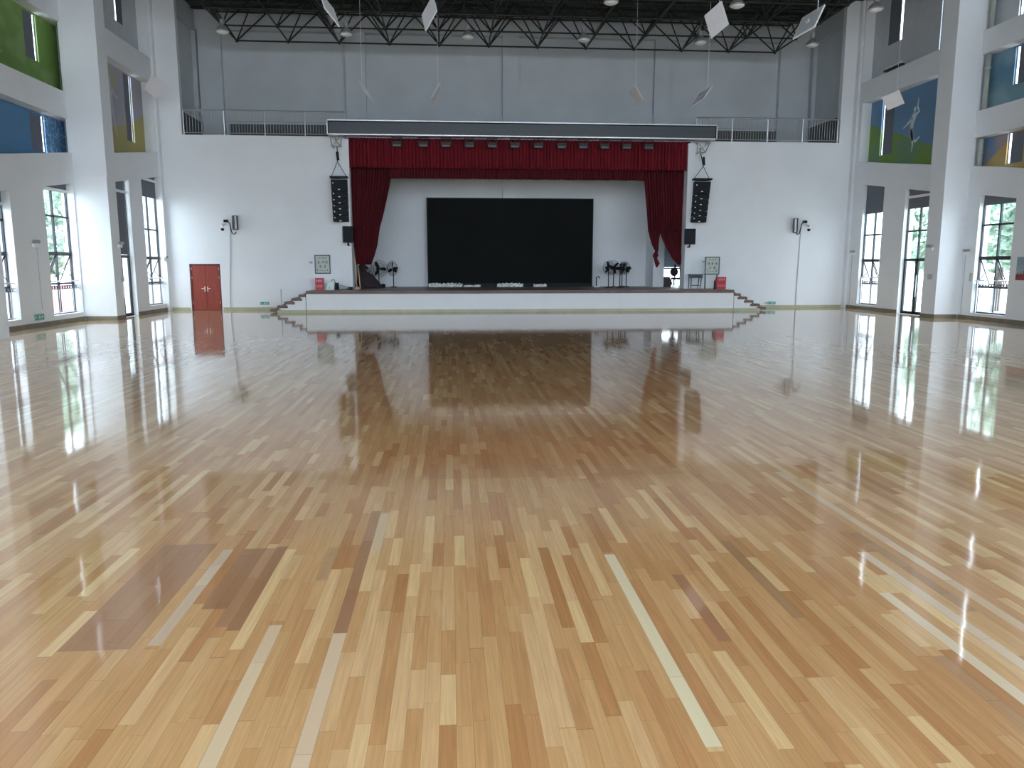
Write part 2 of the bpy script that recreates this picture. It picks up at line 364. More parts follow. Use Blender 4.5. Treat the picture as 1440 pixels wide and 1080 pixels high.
# side walls: lower windows and doors, upper mural recesses.  (y0, y1, sill)
L_LOW1 = [(-6.5, -4.5, 0.3), (-1.5, 0.5, 0.3), (3.5, 5.5, 0.3), (8.0, 10.0, 0.3), (12.0, 14.0, 0.3), (16.0, 18.0, 0.3), (20.2, 22.1, 0.3), (24.0, 26.2, 0.33), (28.3, 30.5, 0.31)]
R_LOW1 = [(-6.5, -4.5, 0.3), (-1.5, 0.5, 0.3), (3.5, 5.5, 0.3), (8.0, 10.0, 0.3), (12.0, 14.0, 0.3), (16.0, 18.0, 0.3), (20.0, 22.0, 0.3), (26.4, 28.3, 0.26)]
L_LOW2 = [(31.5, 33.2, 0.0), (34.5, 36.5, 0.33)]
R_LOW2 = [(30.32, 32.15, 0.0), (33.82, 35.55, 0.24)]
def wall_side(name, X, out, y0, y1, lows, ups, lowf):
    mb = MB()
    holes = []
    for a, b, s in lows: holes.append(quad(a, b, max(s, 0.012), None, None, lowf))
    for u in ups: holes.append(u)
    mb.slab('X', X, X + out, [(y0, 0), (y1, 0), (y1, TOP), (y0, TOP)], holes)
    return struct(name, mb, WHITE)
ML1, ML2, MR1, MR2 = LX1 - 0.45, LX2 - 0.45, RX1 + 0.45, RX2 + 0.45
HIGH = [(-5.5, -1.5), (0.4, 5.4)]  # unseen high side windows, added to bring more light into the hall
upsL1 = [quad(a, b, 6.3, 12.5) for a, b in HIGH] + [quad(21.5, 31.2, None, 7.38, topL, None), quad(21.5, 31.2, 8.32, 10.75), quad(21.5, 31.2, 11.5, 14.1)]
upsL2 = [quad(31.9, 36.45, None, 10.0, topL, None), quad(31.9, 36.45, 11.0, 14.1)]
upsR1 = [quad(a, b, 6.3, 12.5) for a, b in HIGH] + [quad(21.5, 29.15, None, 6.87, topR, None), quad(21.5, 29.15, 7.85, 9.9), quad(21.5, 29.15, 10.75, 14.1)]
upsR2 = [quad(30.35, 36.2, None, 9.58, topR, None), quad(30.35, 36.4, 10.5, 14.1)]
wall_side('wall_left', LX1, -0.45, REAR, 31.3, L_LOW1, upsL1, lowL)
wall_side('wall_left', LX2, -0.45, 31.0, BACK + 0.01, L_LOW2, upsL2, lowL)
wall_side('wall_right', RX1, 0.45, REAR, CR1 - 0.5, R_LOW1, upsR1, lowR)
wall_side('wall_right', RX2, 0.45, CR0 + 0.2, BACK + 0.01, R_LOW2, upsR2, lowR)
# the slightly proud edge beam over the ground floor openings
def edge_beam(name, X, out, y0, y1, lo, hi):
    pts = [(y0, lo(y0))] + ([(24.0, lo(24.0))] if y0 < 24 else []) + [(y1, lo(y1)), (y1, hi(y1))] + ([(24.0, hi(24.0))] if y0 < 24 else []) + [(y0, hi(y0))]
    struct(name, MB().slab('X', X + out, X, pts), WHITE)
edge_beam('trim_1', LX1, 0.035, REAR, CL0, lowL, topL); edge_beam('trim_2', LX2, 0.035, CL1, BACK, lowL, topL)
edge_beam('trim_3', RX1, -0.035, REAR, CR0, lowR, topR); edge_beam('trim_4', RX2, -0.035, CR1, BACK, lowR, topR)
# columns
def column(name, x0, x1, y0, y1, zc):
    struct(name, MB().box(x0, x1, y0, y1, 0, zc).box(x0 - 0.03, x1 + 0.03, y0 - 0.03, y1 + 0.03, zc, TOP), WHITE)
column('column', -14.0, -12.75, CL0, CL1, 5.33); column('column', 19.0, 20.05, CR0, CR1, 5.1)
for yy in (22.9, 14.8, 6.7, -1.4 - 1.6): 
    column('column', -14.0, -12.75, yy - 0.45, yy + 0.35, 5.2)
    column('column', 19.0, 20.05, yy - 0.45, yy + 0.35, 5.2)
# corner pier beside the stage wall, left and right
struct('trim_5', MB().box(LX2, LX2 + 0.12, 36.5, BACK, 0, TOP), WHITE)
struct('trim_6', MB().box(RX2 - 0.12, RX2, 36.5, BACK, 0, TOP), WHITE)
# skirtings
bb = 0.15
struct('baseboard_left', MB().box(LX1, LX1 + 0.02, REAR, CL0, 0, bb).box(LX2, LX2 + 0.02, CL1, 31.5, 0, bb).box(-12.75, -12.73, CL0, CL1, 0, bb).box(-13.9, -12.75, CL0 - 0.02, CL0, 0, bb).box(LX2, LX2 + 0.02, 33.2, BACK, 0, bb), SKIRT)
struct('baseboard_right', MB().box(RX1 - 0.02, RX1, REAR, CR0, 0, bb).box(18.98, 19.0, CR0, CR1, 0, bb).box(19.0, 19.95, CR0 - 0.02, CR0, 0, bb).box(RX2 - 0.02, RX2, CR1, 30.32, 0, bb).box(RX2 - 0.02, RX2, 32.15, BACK, 0, bb), SKIRT)

# stage end wall with proscenium, door niche and the gallery opening above
PX0, PX1, GZ = -4.55, 11.15, 7.86
GX0, GX1 = -11.95, 18.62
DX0, DX1, DZ = -12.0, -10.62, 2.13
bw = MB()
def bpoly(x0, x1, z0, z1): bw.box(x0, x1, BACK, BACK + 0.3, z0, z1)
bpoly(-15, GX0, 0, TOP) if False else None
bw.slab('Y', BACK, BACK + 0.3, [(-15, 0), (DX0, 0), (DX0, DZ), (DX1, DZ), (DX1, 0), (PX0, 0), (PX0, GZ), (GX0, GZ), (GX0, TOP), (-15, TOP)])
bw.slab('Y', BACK, BACK + 0.3, [(PX1, 0), (21, 0), (21, TOP), (GX1, TOP), (GX1, GZ), (PX1, GZ)])
bw.box(PX0, PX1, BACK, BACK + 0.3, 7.45, GZ)
struct('wall_back', bw, WHITE)
struct('baseboard_back', MB().box(DX1 + 0.05, -8.1, BACK - 0.02, BACK, 0, 0.13).box(14.75, RX2, BACK - 0.02, BACK, 0, 0.13).box(LX2, DX0 - 0.05, BACK - 0.02, BACK, 0, 0.13), SKIRTG)
struct('trim_7', MB().box(at(479, 300, BACK - .35).x, PX0, BACK - 0.35, BACK, 0.95, 7.7), WHITE)
struct('trim_8', MB().box(PX1, at(975, 300, BACK - .35).x, BACK - 0.35, BACK, 0.95, 7.7), WHITE)

# gallery behind
GB = 40.9
struct('wall_gallery_back', MB().box(-12.4, 18.9, GB, GB + 0.3, 7.4, TOP + 0.1), GALLERY_DIM)
struct('wall_gallery_left', MB().slab('X', -12.25, -12.6, [(BACK + 0.3, 7.4), (GB, 7.4), (GB, TOP), (BACK + 0.3, TOP)], [[(BACK + 0.8, 9.5), (GB - 0.4, 9.5), (GB - 0.4, 13.3), (BACK + 0.8, 13.3)]]).box(-12.45, -12.6, BACK + 0.3, GB, 9, 14), GALLERY_DIM)
struct('wall_gallery_right', MB().slab('X', 18.85, 19.2, [(BACK + 0.3, 7.4), (GB, 7.4), (GB, TOP), (BACK + 0.3, TOP)], [[(BACK + 0.8, 9.5), (GB - 0.4, 9.5), (GB - 0.4, 13.3), (BACK + 0.8, 13.3)]]).box(19.05, 19.2, BACK + 0.3, GB, 9, 14), GALLERY_DIM)
struct('floor_gallery', MB().box(-12.6, 19.2, BACK + 0.3, GB, 7.2, 7.45), GALLERY_DIM)
pil = MB()
for a, b in ((282, 314), (487, 515), (707, 730), (920, 942), (1095, 1131)):
    pil.box(at(a, 140, GB - .3).x, at(b, 140, GB - .3).x, GB - 0.3, GB, 7.45, 13.4)
pil.box(-12.25, 18.85, GB - 0.35, GB, 13.4, TOP)
pil.box(-12.25, 18.85, GB - 0.12, GB, 9.15, 9.75)
struct('column_gallery', pil, GALLERY_DIM)
struct('trim_9', MB().box(-10.9, 17.3, GB - 0.16, GB - 0.12, 7.45, 9.02).box(-12.25, -12.2, BACK + 0.4, GB - 0.4, 7.45, 9.05).box(18.8, 18.85, BACK + 0.4, GB - 0.4, 7.45, 9.15), DADO)

# stage house
struct('wall_stage_back', MB().slab('Y', GB, GB + 0.3, [(-9, 0.5), (11.0, 0.5), (11.0, 0.95), (11.0, 3.9), (12.9, 3.9), (12.9, 0.5), (16, 0.5), (16, 7.3), (-9, 7.3)]), WHITE)
struct('wall_stage_left', MB().box(-9.3, -9, BACK + 0.3, GB, 0, 7.3), WHITE)
struct('wall_stage_right', MB().box(16, 16.3, BACK + 0.3, GB, 0, 7.3), WHITE)
struct('trim_10', MB().box(10.38, 10.95, 39.3, GB, 0.95, 7.3).box(at(707, 140, GB - .3).x, at(730, 140, GB - .3).x, GB - 0.3, GB, 5.3, 7.3), WHITE)
struct('ceiling_stage', MB().box(-9.3, 16.3, BACK + 0.3, GB + 0.3, 7.3, 7.45), WHITE)
# window in the wing
w = thing('window_10', 'tall window in the wing behind the right stage curtain', 'window', (12.1, GB, 0.95)); w['kind'] = 'structure'
MB().box(11.0, 11.06, GB + 0.05, GB + 0.12, 0.95, 3.9).box(12.84, 12.9, GB + 0.05, GB + 0.12, 0.95, 3.9).box(11.0, 12.9, GB + 0.05, GB + 0.12, 3.84, 3.9).box(11.0, 12.9, GB + 0.05, GB + 0.12, 1.86, 1.94).box(11.98, 12.03, GB + 0.05, GB + 0.12, 0.95, 3.9).build('window_frame', BLIND, w)
MB().box(11.06, 12.84, GB + 0.08, GB + 0.09, 0.95, 3.84).build('pane', GLASS, w)
MB().box(11.02, 12.88, GB + 0.0, GB + 0.02, 1.95, 3.88).build('blind', noise_mat('pale_blue_blind', (0.36, 0.41, 0.50), 0.8, var=0.05), w)

# ------------------------------------------------------------------ door
d = thing('door_1', 'red-brown double door in the stage end wall', 'door', (-11.3, BACK, 0)); d['kind'] = 'structure'
MB().box(DX0, DX0 + 0.07, BACK + 0.02, BACK + 0.14, 0, DZ).box(DX1 - 0.07, DX1, BACK + 0.02, BACK + 0.14, 0, DZ).box(DX0, DX1, BACK + 0.02, BACK + 0.14, DZ - 0.08, DZ).build('door_frame', DOORF, d)
xm = (DX0 + DX1) / 2
for a, b, sx in ((DX0 + 0.075, xm - 0.006, 1), (xm + 0.006, DX1 - 0.075, -1)):
    l = MB().box(a, b, BACK + 0.05, BACK + 0.1, 0.01, DZ - 0.085).build('door_leaf', DOORM, d)
    e = b if sx > 0 else a
    MB().box(e - 0.075 * sx, e - 0.035 * sx, BACK + 0.035, BACK + 0.05, 0.86, 1.1).tube([(e - 0.05 * sx, BACK + 0.04, 1.0), (e - 0.05 * sx, BACK, 1.0), (e - 0.2 * sx, BACK, 1.0)], 0.018).build('handle', BRASS, l)
    h = DX0 + 0.075 if sx > 0 else DX1 - 0.075
    for z in (0.3, 1.45, 1.85): MB().box(h - 0.012, h + 0.012, BACK + 0.035, BACK + 0.05, z, z + 0.11).build('hinge', BRASS, l)
MB().box(-12.6, -10.2, BACK + 0.2, BACK + 0.28, 0, 2.6).build('door_backing', DOORF, d)

# ------------------------------------------------------------------ windows of the side walls
WIN = [0]
def side_window(X, out, y0, y1, sill, topf, mid, low, blind_z, bar_z, hopper=True, rail=True, door=False, rec=0.3):
    """X wall face, out -1 left / +1 right; glass plane 0.4 m outward"""
    WIN[0] += 1
    g = X + out * rec; f0, f1 = g - 0.035, g + 0.035
    zt = topf(y1)
    name = ('door_%d' if door else 'window_%d') % (WIN[0] + 1 if door else WIN[0])
    w = thing(name, None, None, (X + out * 0.4, (y0 + y1) / 2, sill)); w['kind'] = 'structure'
    ym = (y0 + y1) / 2; t = 0.05
    fr = MB()
    fr.box(f0, f1, y0, y0 + t, sill, topf(y0)).box(f0, f1, y1 - t, y1, sill, zt).box(f0, f1, y0, y1, sill, sill + t)
    fr.box(f0, f1, ym - 0.035, ym + 0.035, sill, topf(ym))
    fr.box(f0, f1, y0, y1, mid - 0.035, mid + 0.035).box(f0, f1, y0, y1, low - 0.055, low + 0.055)
    if not door: fr.box(f0, f1, y0, y1, low - 1.12, low - 1.05)
    if door:
        for c in (y0 + 0.05, ym - 0.10, ym + 0.035, y1 - 0.10): fr.box(f0, f1, c, c + 0.07, sill, low)
        fr.box(f0, f1, y0, y1, sill, sill + 0.12)
    fr.build('window_frame', FRAMEM, w)
    zb = low - 1.1 if hopper else low
    gl = MB().slab('X', g - 0.004, g + 0.004, quad(y0, y1, low, None, None, topf))
    gl.box(g - 0.004, g + 0.004, y0, y1, sill, zb if hopper else low)
    gl.build('pane', GLASS, w)
    if hopper:
        for a, b in ((y0 + t, ym - 0.035), (ym + 0.035, y1 - t)):
            dx = out * 0.42; z0, z1 = low - 0.06, low - 1.0
            s = MB()
            for yy in (a + 0.02, b - 0.02):
                s.tube([(g, yy, z0), (g + dx, yy, z1)], 0.022, 6)
                s.tube([(g, yy, low - 0.85), (g + dx * 0.55, yy, low - 0.55)], 0.012, 6)
            s.tube([(g + dx, a + 0.02, z1), (g + dx, b - 0.02, z1)], 0.022, 6).tube([(g, a + 0.02, z0), (g, b - 0.02, z0)], 0.022, 6)
            s.build('hopper_sash', FRAMEM, w)
    if rail:
        r = MB(); xr = X + out * 0.12
        r.tube([(xr, y0, 1.5), (xr, y1, 1.5)], 0.022).tube([(xr, y0, sill + 0.06), (xr, y1, sill + 0.06)], 0.014)
        r.build('guard_rail', STEEL, w)
        r = MB(); r.box(xr - 0.01, xr + 0.01, y0, y1, 1.22, 1.24).box(xr - 0.01, xr + 0.01, y0, y1, 1.33, 1.35)
        n = 12
        for i in range(n): r.box(xr - 0.01, xr + 0.01, y0 + (y1 - y0) * (i + 0.15) / n, y0 + (y1 - y0) * (i + 0.6) / n, 1.24, 1.33)
        r.build('rail_frieze', BLIND, w)
        r = MB()
        for i in range(1, 15): yy = y0 + (y1 - y0) * i / 15; r.tube([(xr, yy, sill + 0.06), (xr, yy, 1.22)], 0.007, 6)
        for yy in (y0 + 0.12, y1 - 0.12): r.tube([(xr, yy, sill), (xr, yy, 1.5)], 0.02, 6)
        r.build('guard_bars', STEEL, w)
    if bar_z: MB().box(X + out * (rec - .1), X + out * (rec - .05), y0, y1, bar_z - 0.05, bar_z + 0.05).build('blind_headrail', BAR, w)
    if blind_z:
        xb = X + out * (rec - 0.04)
        MB().slab('X', xb, xb + 0.008, quad(y0 + 0.02, y1 - (0.14 if blind_z < 2.6 else 0.02), blind_z, None, None, topf)).build('blind', BLIND, w)
    return w
side_window(LX1, -1, 28.3, 30.5, 0.31, lowL, 3.82, 2.5, 4.70, 4.76)
side_window(LX1, -1, 24.0, 26.2, 0.33, lowL, 3.5, 2.45, 3.88, 4.0)
side_window(LX2, -1, 31.5, 33.2, 0.012, lowL, 3.6, 2.42, 2.5, 5.0, hopper=False, rail=False, door=True, rec=0.22)
side_window(LX2, -1, 34.5, 36.5, 0.33, lowL, 3.62, 2.4, 5.0, 5.75, rec=0.22)
side_window(RX2, 1, 33.82, 35.55, 0.24, lowR, 3.46, 2.3, 4.43, None, rec=0.18)
side_window(RX2, 1, 30.32, 32.15, 0.012, lowR, 3.5, 2.3, 4.43, 4.92, hopper=False, rail=False, door=True, rec=0.2)
side_window(RX1, 1, 26.4, 28.3, 0.26, lowR, 3.57, 2.35, 4.3, None, rec=0.2)
for a, b, s in L_LOW1[:-2]: side_window(LX1, -1, a, b, s, lowL, 3.6, 2.45, None, None, hopper=False)  # unseen near-bay windows on both sides, added to let daylight in
for a, b, s in R_LOW1[:-1]: side_window(RX1, 1, a, b, s, lowR, 3.6, 2.45, None, None, hopper=False)
def added_window(name, pts):   # pts: axis, pos, a0, a1, z0, z1 of a large unseen glazed opening, added to light the hall
    ax, pos, a0, a1, z0, z1 = pts
    bx = (lambda m, p, q, r, t: m.box(pos - 0.03, pos + 0.03, p, q, r, t)) if ax == 'X' else (lambda m, p, q, r, t: m.box(p, q, pos - 0.03, pos + 0.03, r, t))
    w = thing(name, None, None, (pos, (a0 + a1) / 2, z0) if ax == 'X' else ((a0 + a1) / 2, pos, z0)); w['kind'] = 'structure'
    m = MB(); bx(m, a0, a0 + .06, z0, z1); bx(m, a1 - .06, a1, z0, z1); bx(m, a0, a1, z0, z0 + .06); bx(m, a0, a1, z1 - .06, z1)
    for k in (1, 2): q = a0 + (a1 - a0) * k / 3; bx(m, q - .03, q + .03, z0, z1)
    for k in (1, 2): q = z0 + (z1 - z0) * k / 3; bx(m, a0, a1, q - .03, q + .03)
    m.build('window_frame', FRAMEM, w)
for a, b, c, d in REARW:
    added_window('window_added_20', ('Y', REAR - 0.2, a, b, c, d)); added_window('window_added_21', ('Y', REAR - 0.2, a, b, 7.6, 12.6))
for a, b in HIGH:
    added_window('window_added_22', ('X', LX1 - 0.3, a, b, 6.3, 12.5)); added_window('window_added_23', ('X', RX1 + 0.3, a, b, 6.3, 12.5))
# long bar handles of the glazed doors
for X, o, ym in ((RX2, 1, 31.235), (LX2, -1, 32.35)):
    p = [q for q in bpy.data.objects if q.name.startswith('door_') and q.type == 'EMPTY' and abs(q.location.y - ym) < 0.1 and abs(q.location.x - X) < .6][0]
    MB().tube([(X + o * 0.13, ym - 0.1, 0.75), (X + o * 0.13, ym - 0.1, 1.65)], 0.018).tube([(X + o * 0.13, ym + 0.1, 0.75), (X + o * 0.13, ym + 0.1, 1.65)], 0.018).build('handle', STEEL, p)

# ------------------------------------------------------------------ murals in the recesses, with slit windows
def mural(label, X, out, poly, mat, slits, zr, group='wall murals in the upper recesses'):
    """panel at the back of a recess; slits: (y0, y1, z0, z1, side) narrow windows; side = which edge of it stays open"""
    ys = [p[0] for p in poly]; zs = [p[1] for p in poly]
    m = thing('wall_mural' if mat is not MURALW else 'wall_panel', label, 'mural' if mat is not MURALW else 'wall panel', (X, (min(ys) + max(ys)) / 2, min(zs)), group)
    a0, a1 = min(ys), max(ys); poly = [(a + (-0.14 if a - a0 < a1 - a else 0.14) * (a in (a0, a1)), z + (-0.07 if z < (min(zs) + max(zs)) / 2 else 0.07)) for a, z in poly]
    holes = [[(a, z0), (b, z0), (b, z1), (a, z1)] for a, b, z0, z1, sd in slits]
    MB().slab('X', X, X + out * 0.08, poly, holes).build('painted_panel' if mat is not MURALW else 'plain_panel', mat, m)
    for a, b, z0, z1, sd in slits:
        gap = 0.20
        b0, b1 = (a, b - gap) if sd > 0 else (a + gap, b)
        w = MB().box(X + out * 0.02, X + out * 0.03, b0, b1, z0, z1).build('blind', BLIND, m)
        fr = MB().box(X + out * 0.05, X + out * 0.08, a, a + 0.03, z0, z1).box(X + out * 0.05, X + out * 0.08, b - 0.03, b, z0, z1).box(X + out * 0.05, X + out * 0.08, a, b, z0, z0 + 0.03)
        fr.build('slit_window_frame', FRAMEM, m)
    return m
PL = 0.02
lb = mural('blue mural panel low in the left near bay, white specks at its far end', ML1 - 0.002, -1, quad(21.6, 31.15, None, 7.36, lambda y: topL(y) + .01, None), M_LBLUE, [(28.75, 29.75, 6.05, 7.3, 1)], 0)
lg = mural('green mural panel with faint pale streaks high in the left near bay', ML1 - 0.002, -1, quad(21.6, 31.15, 8.34, 10.74), M_LGREEN, [(28.9, 29.75, 9.15, 10.7, 1)], 0)
mural('plain grey panel above the green mural', ML1 - 0.002, -1, quad(21.6, 31.15, 11.52, 14.1), MURALW, [(29.6, 30.6, 12.2, 14.0, 1)], 0)
ly = mural('lilac and ochre mural panel with a pale standing figure in the left far bay', ML2 - 0.002, -1, quad(31.95, 36.42, None, 9.98, lambda y: topL(y) + .01, None), M_LYEL, [(34.55, 35.35, 7.25, 9.95, 1)], 0)
mural('plain grey panel above the lilac and ochre mural', ML2 - 0.002, -1, quad(31.95, 36.42, 11.02, 14.1), MURALW, [(34.2, 35.0, 11.9, 14.0, -1)], 0)
ra = mural('blue sky and green hill mural panel with a running figure, right far bay', MR2 + 0.002, 1, quad(30.4, 36.15, None, 9.56, lambda y: topR(y) + .01, None), M_RA, [(34.25, 35.25, 7.05, 9.5, 1), (30.45, 31.15, 6.4, 9.5, 1)], 0)
mural('plain grey panel above the green hill mural', MR2 + 0.002, 1, quad(30.4, 36.35, 10.52, 14.1), MURALW, [(34.1, 35.2, 11.85, 14.0, -1), (30.45, 31.35, 10.6, 14.0, 1)], 0)
rm = mural('sky blue mural panel with a pale cloud, middle row of the right near bay', MR1 + 0.002, 1, quad(21.6, 29.1, 7.87, 9.88), M_RBM, [(26.6, 27.75, 8.55, 9.85, 1)], 0)
rl = mural('blue mural panel with a slanting ochre field, lowest of the right near bay', MR1 + 0.002, 1, quad(21.6, 29.1, None, 6.85, lambda y: topR(y) + .01, None), M_RBL, [(26.9, 27.75, 5.75, 6.84, 1)], 0)
mural('plain grey panel above the sky blue mural', MR1 + 0.002, 1, quad(21.6, 29.1, 10.77, 14.1), MURALW, [(26.6, 27.8, 10.8, 14.0, 1)], 0)

def figure(parent, X, sy, y0, z0, h, strokes, mat=FIGURE):
    """flat painted silhouette: strokes in a unit box as (points, widths); laid 4 mm proud of the panel"""
    mb = MB()
    for pts, ws in strokes:
        n = len(mb.v); L = []
        for i, (a, b) in enumerate(pts):
            p = Vector((a, b)); q = Vector(pts[min(i + 1, len(pts) - 1)]) - Vector(pts[max(i - 1, 0)]); q.normalize()
            nn = Vector((-q.y, q.x)) * ws[i] * 0.5
            L += [p + nn, p - nn]
        for k in (0, 1):
            for p in L: mb.v.append((X + (0.004 if k else 0) * (1 if X < 0 else -1), y0 + sy * p.x * h, z0 + p.y * h))
        m = len(L)
        for i in range(0, m - 2, 2):
            mb.f.append((n + i, n + i + 1, n + i + 3, n + i + 2)); mb.f.append((n + m + i, n + m + i + 2, n + m + i + 3, n + m + i + 1))
    return mb.build('painted_figure', mat, parent)
runner = [([(0.50, 0.86), (0.50, 0.93), (0.50, 1.0)], [0.02, 0.12, 0.03]),
          ([(0.50, 0.86), (0.47, 0.78), (0.42, 0.60), (0.40, 0.46)], [0.05, 0.20, 0.13, 0.14]),
          ([(0.42, 0.76), (0.28, 0.66), (0.06, 0.56)], [0.09, 0.06, 0.025]),
          ([(0.54, 0.80), (0.68, 0.86), (0.60, 0.98), (0.62, 1.18)], [0.08, 0.06, 0.05, 0.02]),
          ([(0.38, 0.48), (0.46, 0.26), (0.60, 0.16), (0.78, 0.26)], [0.14, 0.10, 0.06, 0.03]),
          ([(0.42, 0.46), (0.46, 0.30), (0.50, 0.10), (0.48, -0.06)], [0.13, 0.10, 0.06, 0.02])]
figure(ra, MR2 - 0.001, -1, 33.55, 7.0, 1.75, runner)
ball = [([(0.50, 0.94), (0.50, 1.0), (0.50, 1.06)], [0.02, 0.10, 0.02]),
        ([(0.50, 0.94), (0.48, 0.8), (0.5, 0.5)], [0.05, 0.18, 0.14]),
        ([(0.44, 0.84), (0.28, 0.78), (0.26, 0.62)], [0.07, 0.05, 0.03]), ([(0.56, 0.84), (0.76, 0.72), (0.86, 0.76)], [0.07, 0.05, 0.03]),
        ([(0.46, 0.5), (0.40, 0.26), (0.42, 0.0)], [0.10, 0.07, 0.03]), ([(0.54, 0.5), (0.58, 0.26), (0.66, 0.02)], [0.10, 0.07, 0.03])]
figure(ly, ML2 + 0.001, 1, 32.1, 7.2, 2.2, ball, noise_mat('mural_figure_lilac', (0.48, 0.48, 0.55), 0.7, var=0.1, scale=4))
figure(lg, ML1 + 0.001, 1, 25.9, 8.45, 2.0, runner, noise_mat('mural_figure_green', (0.26, 0.40, 0.16), 0.7, var=0.1, scale=4))
# rain-water pipes standing in the far corner of the near bays
for X, yy, lab in ((ML1 + 0.24, 30.95, 'painted vertical pipe beside the left column, crossing the mural recesses'), (MR1 - 0.24, 28.85, 'painted vertical pipe beside the right column, crossing the mural recesses')):
    lo = (topL if X < 0 else topR)(yy)
    p = thing('down_pipe', lab, 'pipe', (X, yy, lo))
    for q0, q1 in (((lo + 0.02, 7.36), (8.34, 10.73), (11.52, 14.05)) if X < 0 else ((lo + 0.02, 6.85), (7.87, 9.88), (10.77, 14.05))): MB().tube([(X, yy, q0), (X, yy, q1)], 0.095, 12).build('pipe', PIPE, p, smooth=True)
    for z in (6.9 if X < 0 else 6.3, 9.4, 12.3): MB().tube([(X, yy, z - 0.05), (X, yy, z + 0.05)], 0.115, 12).build('coupling', PIPE, p, smooth=True)

# ------------------------------------------------------------------ stage
SF = 34.55; SZ = 0.95
sx0, sx1 = at(430, 408, SF).x, at(1032, 409, SF).x
st = thing('stage', 'raised white-fronted stage with brown edge boards', 'stage', ((sx0 + sx1) / 2, SF, 0))
MB().box(sx0, sx1, SF, BACK - .005, 0, SZ - 0.12).build('platform', STAGEWHITE, st)
struct('floor_stage', MB().box(-8.95, 15.95, BACK + 0.305, GB - 0.005, 0.4, SZ).box(PX0, PX1, BACK, BACK + 0.31, 0, SZ), DECK)
MB().box(sx0, sx1, SF - 0.02, BACK - .005, SZ - 0.12, SZ).build('deck', DECK, st)
MB().box(sx0, sx1, SF - 0.045, SF - 0.02, SZ - 0.13, SZ - 0.005).build('edge_board', BROWN, st)
MB().box(sx0, sx1, SF - 0.035, SF - 0.015, 0, 0.12).build('skirting', SKIRTG, st)
def steps(label, sgn, edges):
    n = len(edges) - 1
    s = thing('stage_steps', label, 'steps', ((edges[0] + edges[-1]) / 2, SF, 0), 'steps at the ends of the stage')
    h = SZ / 6.0
    body = MB(); 
    for i in range(n):
        a, b = edges[i], edges[i + 1]; z = SZ - h * (i + 1)
        if i < n - 1: body.box(a, b, SF, BACK - 0.3, 0, z - 0.10)
    body.build('stringer', STAGEWHITE, s)
    MB().box(edges[0], edges[-2], SF - 0.035, SF - 0.015, 0, 0.12).build('skirting', SKIRTG, s)
    for i in range(n):
        a, b = edges[i], edges[i + 1]; z = SZ - h * (i + 1)
        MB().box(a - sgn * 0.14 if i else a, b, SF - 0.03, BACK - 0.3, z - 0.11, z).build('tread', BROWN, s)
        MB().box(a + sgn * 0.001, a + sgn * 0.03 if i == 0 else a - sgn * 0.07, SF - 0.028, BACK - 0.3, z, z + h - 0.08 if i else z + h - 0.1).build('riser', BROWN, s)
    return s
le = [at(x, 430, SF).x for x in (430, 420.5, 410, 400, 390, 380)]
re_ = [at(x, 430, SF).x for x in (1032, 1040.8, 1050, 1059, 1068, 1077)]
ls = steps('short flight of brown-edged steps at the left end of the stage', -1, le)
steps('short flight of brown-edged steps at the right end of the stage', 1, re_)
p = at(396, 428, SF + 0.1)
hp = thing('rail_post', 'thin grey post standing on the left stage steps', 'post', (p.x, p.y, SZ / 6 * 2))
MB().tube([(p.x, p.y, SZ / 6 * 2), (p.x, p.y, 1.03)], 0.022).build('pole', CABLE, hp); MB().lathe((p.x, p.y, SZ / 6 * 2), [(0.05, 0), (0.05, 0.02), (0.022, 0.03)], 12).build('foot_plate', CABLE, hp)

# ------------------------------------------------------------------ curtains
def folds(name, label, rows, nf, amp, Y, mat, seed=0, parent=None, cols_per=8, thick=None, cat='curtain'):
    rnd = random.Random(seed); ph = [rnd.uniform(-0.5, 0.5) for _ in range(nf + 2)]; am = [rnd.uniform(0.55, 1.25) for _ in range(nf + 2)]
    n = nf * cols_per; mb = MB()
    for z, x0, x1, k in rows:
        for i in range(n + 1):
            t = i / n; q = t * nf; j = int(q); fr = q - j
            w = math.sin(2 * PI * q + ph[j] * 0.8) * (am[j] * (1 - fr) + am[j + 1] * fr)
            w += 0.35 * math.sin(2 * PI * q * 2.3 + j)
            mb.v.append((x0 + (x1 - x0) * t, Y + amp * k * w, z + 0.012 * math.sin(q * 6.3 + j) * (1 if z == rows[-1][0] else 0)))
    for r in range(len(rows) - 1):
        for i in range(n):
            a = r * (n + 1) + i; mb.f.append((a, a + 1, a + n + 2, a + n + 1))
    o = mb.build(name, mat, parent, smooth=True)
    md = o.modifiers.new('cloth', 'SOLIDIFY'); md.thickness = 0.012
    if label: tag(o, label, cat)
    return o
VY = BACK + 0.24
a0, a1 = at(491, 215, VY).x, at(966, 215, VY).x
zt, zb = 7.78, at(700, 238, VY).z
folds('curtain_valance', 'crimson pleated valance across the top of the stage opening', [(zt, a0, a1, 1), (7.2, a0, a1, 1.0), (zb + 0.1, a0, a1, 1.1), (zb - 0.04, a0, a1, 1.15)], 100, 0.075, VY - 0.46, CURT, 3)
zl = at(700, 253.5, VY + .15).z
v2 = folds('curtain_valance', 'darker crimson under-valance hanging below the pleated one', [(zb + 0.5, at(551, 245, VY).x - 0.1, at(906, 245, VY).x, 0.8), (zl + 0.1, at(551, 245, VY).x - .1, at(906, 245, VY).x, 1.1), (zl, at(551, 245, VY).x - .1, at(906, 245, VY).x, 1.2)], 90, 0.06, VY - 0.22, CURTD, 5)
def crow(Y, lst): return [(at((a + b) / 2, y, Y).z, at(a, y, Y).x, at(b, y, Y).x, k) for y, a, b, k in lst]
CY = VY + 0.0
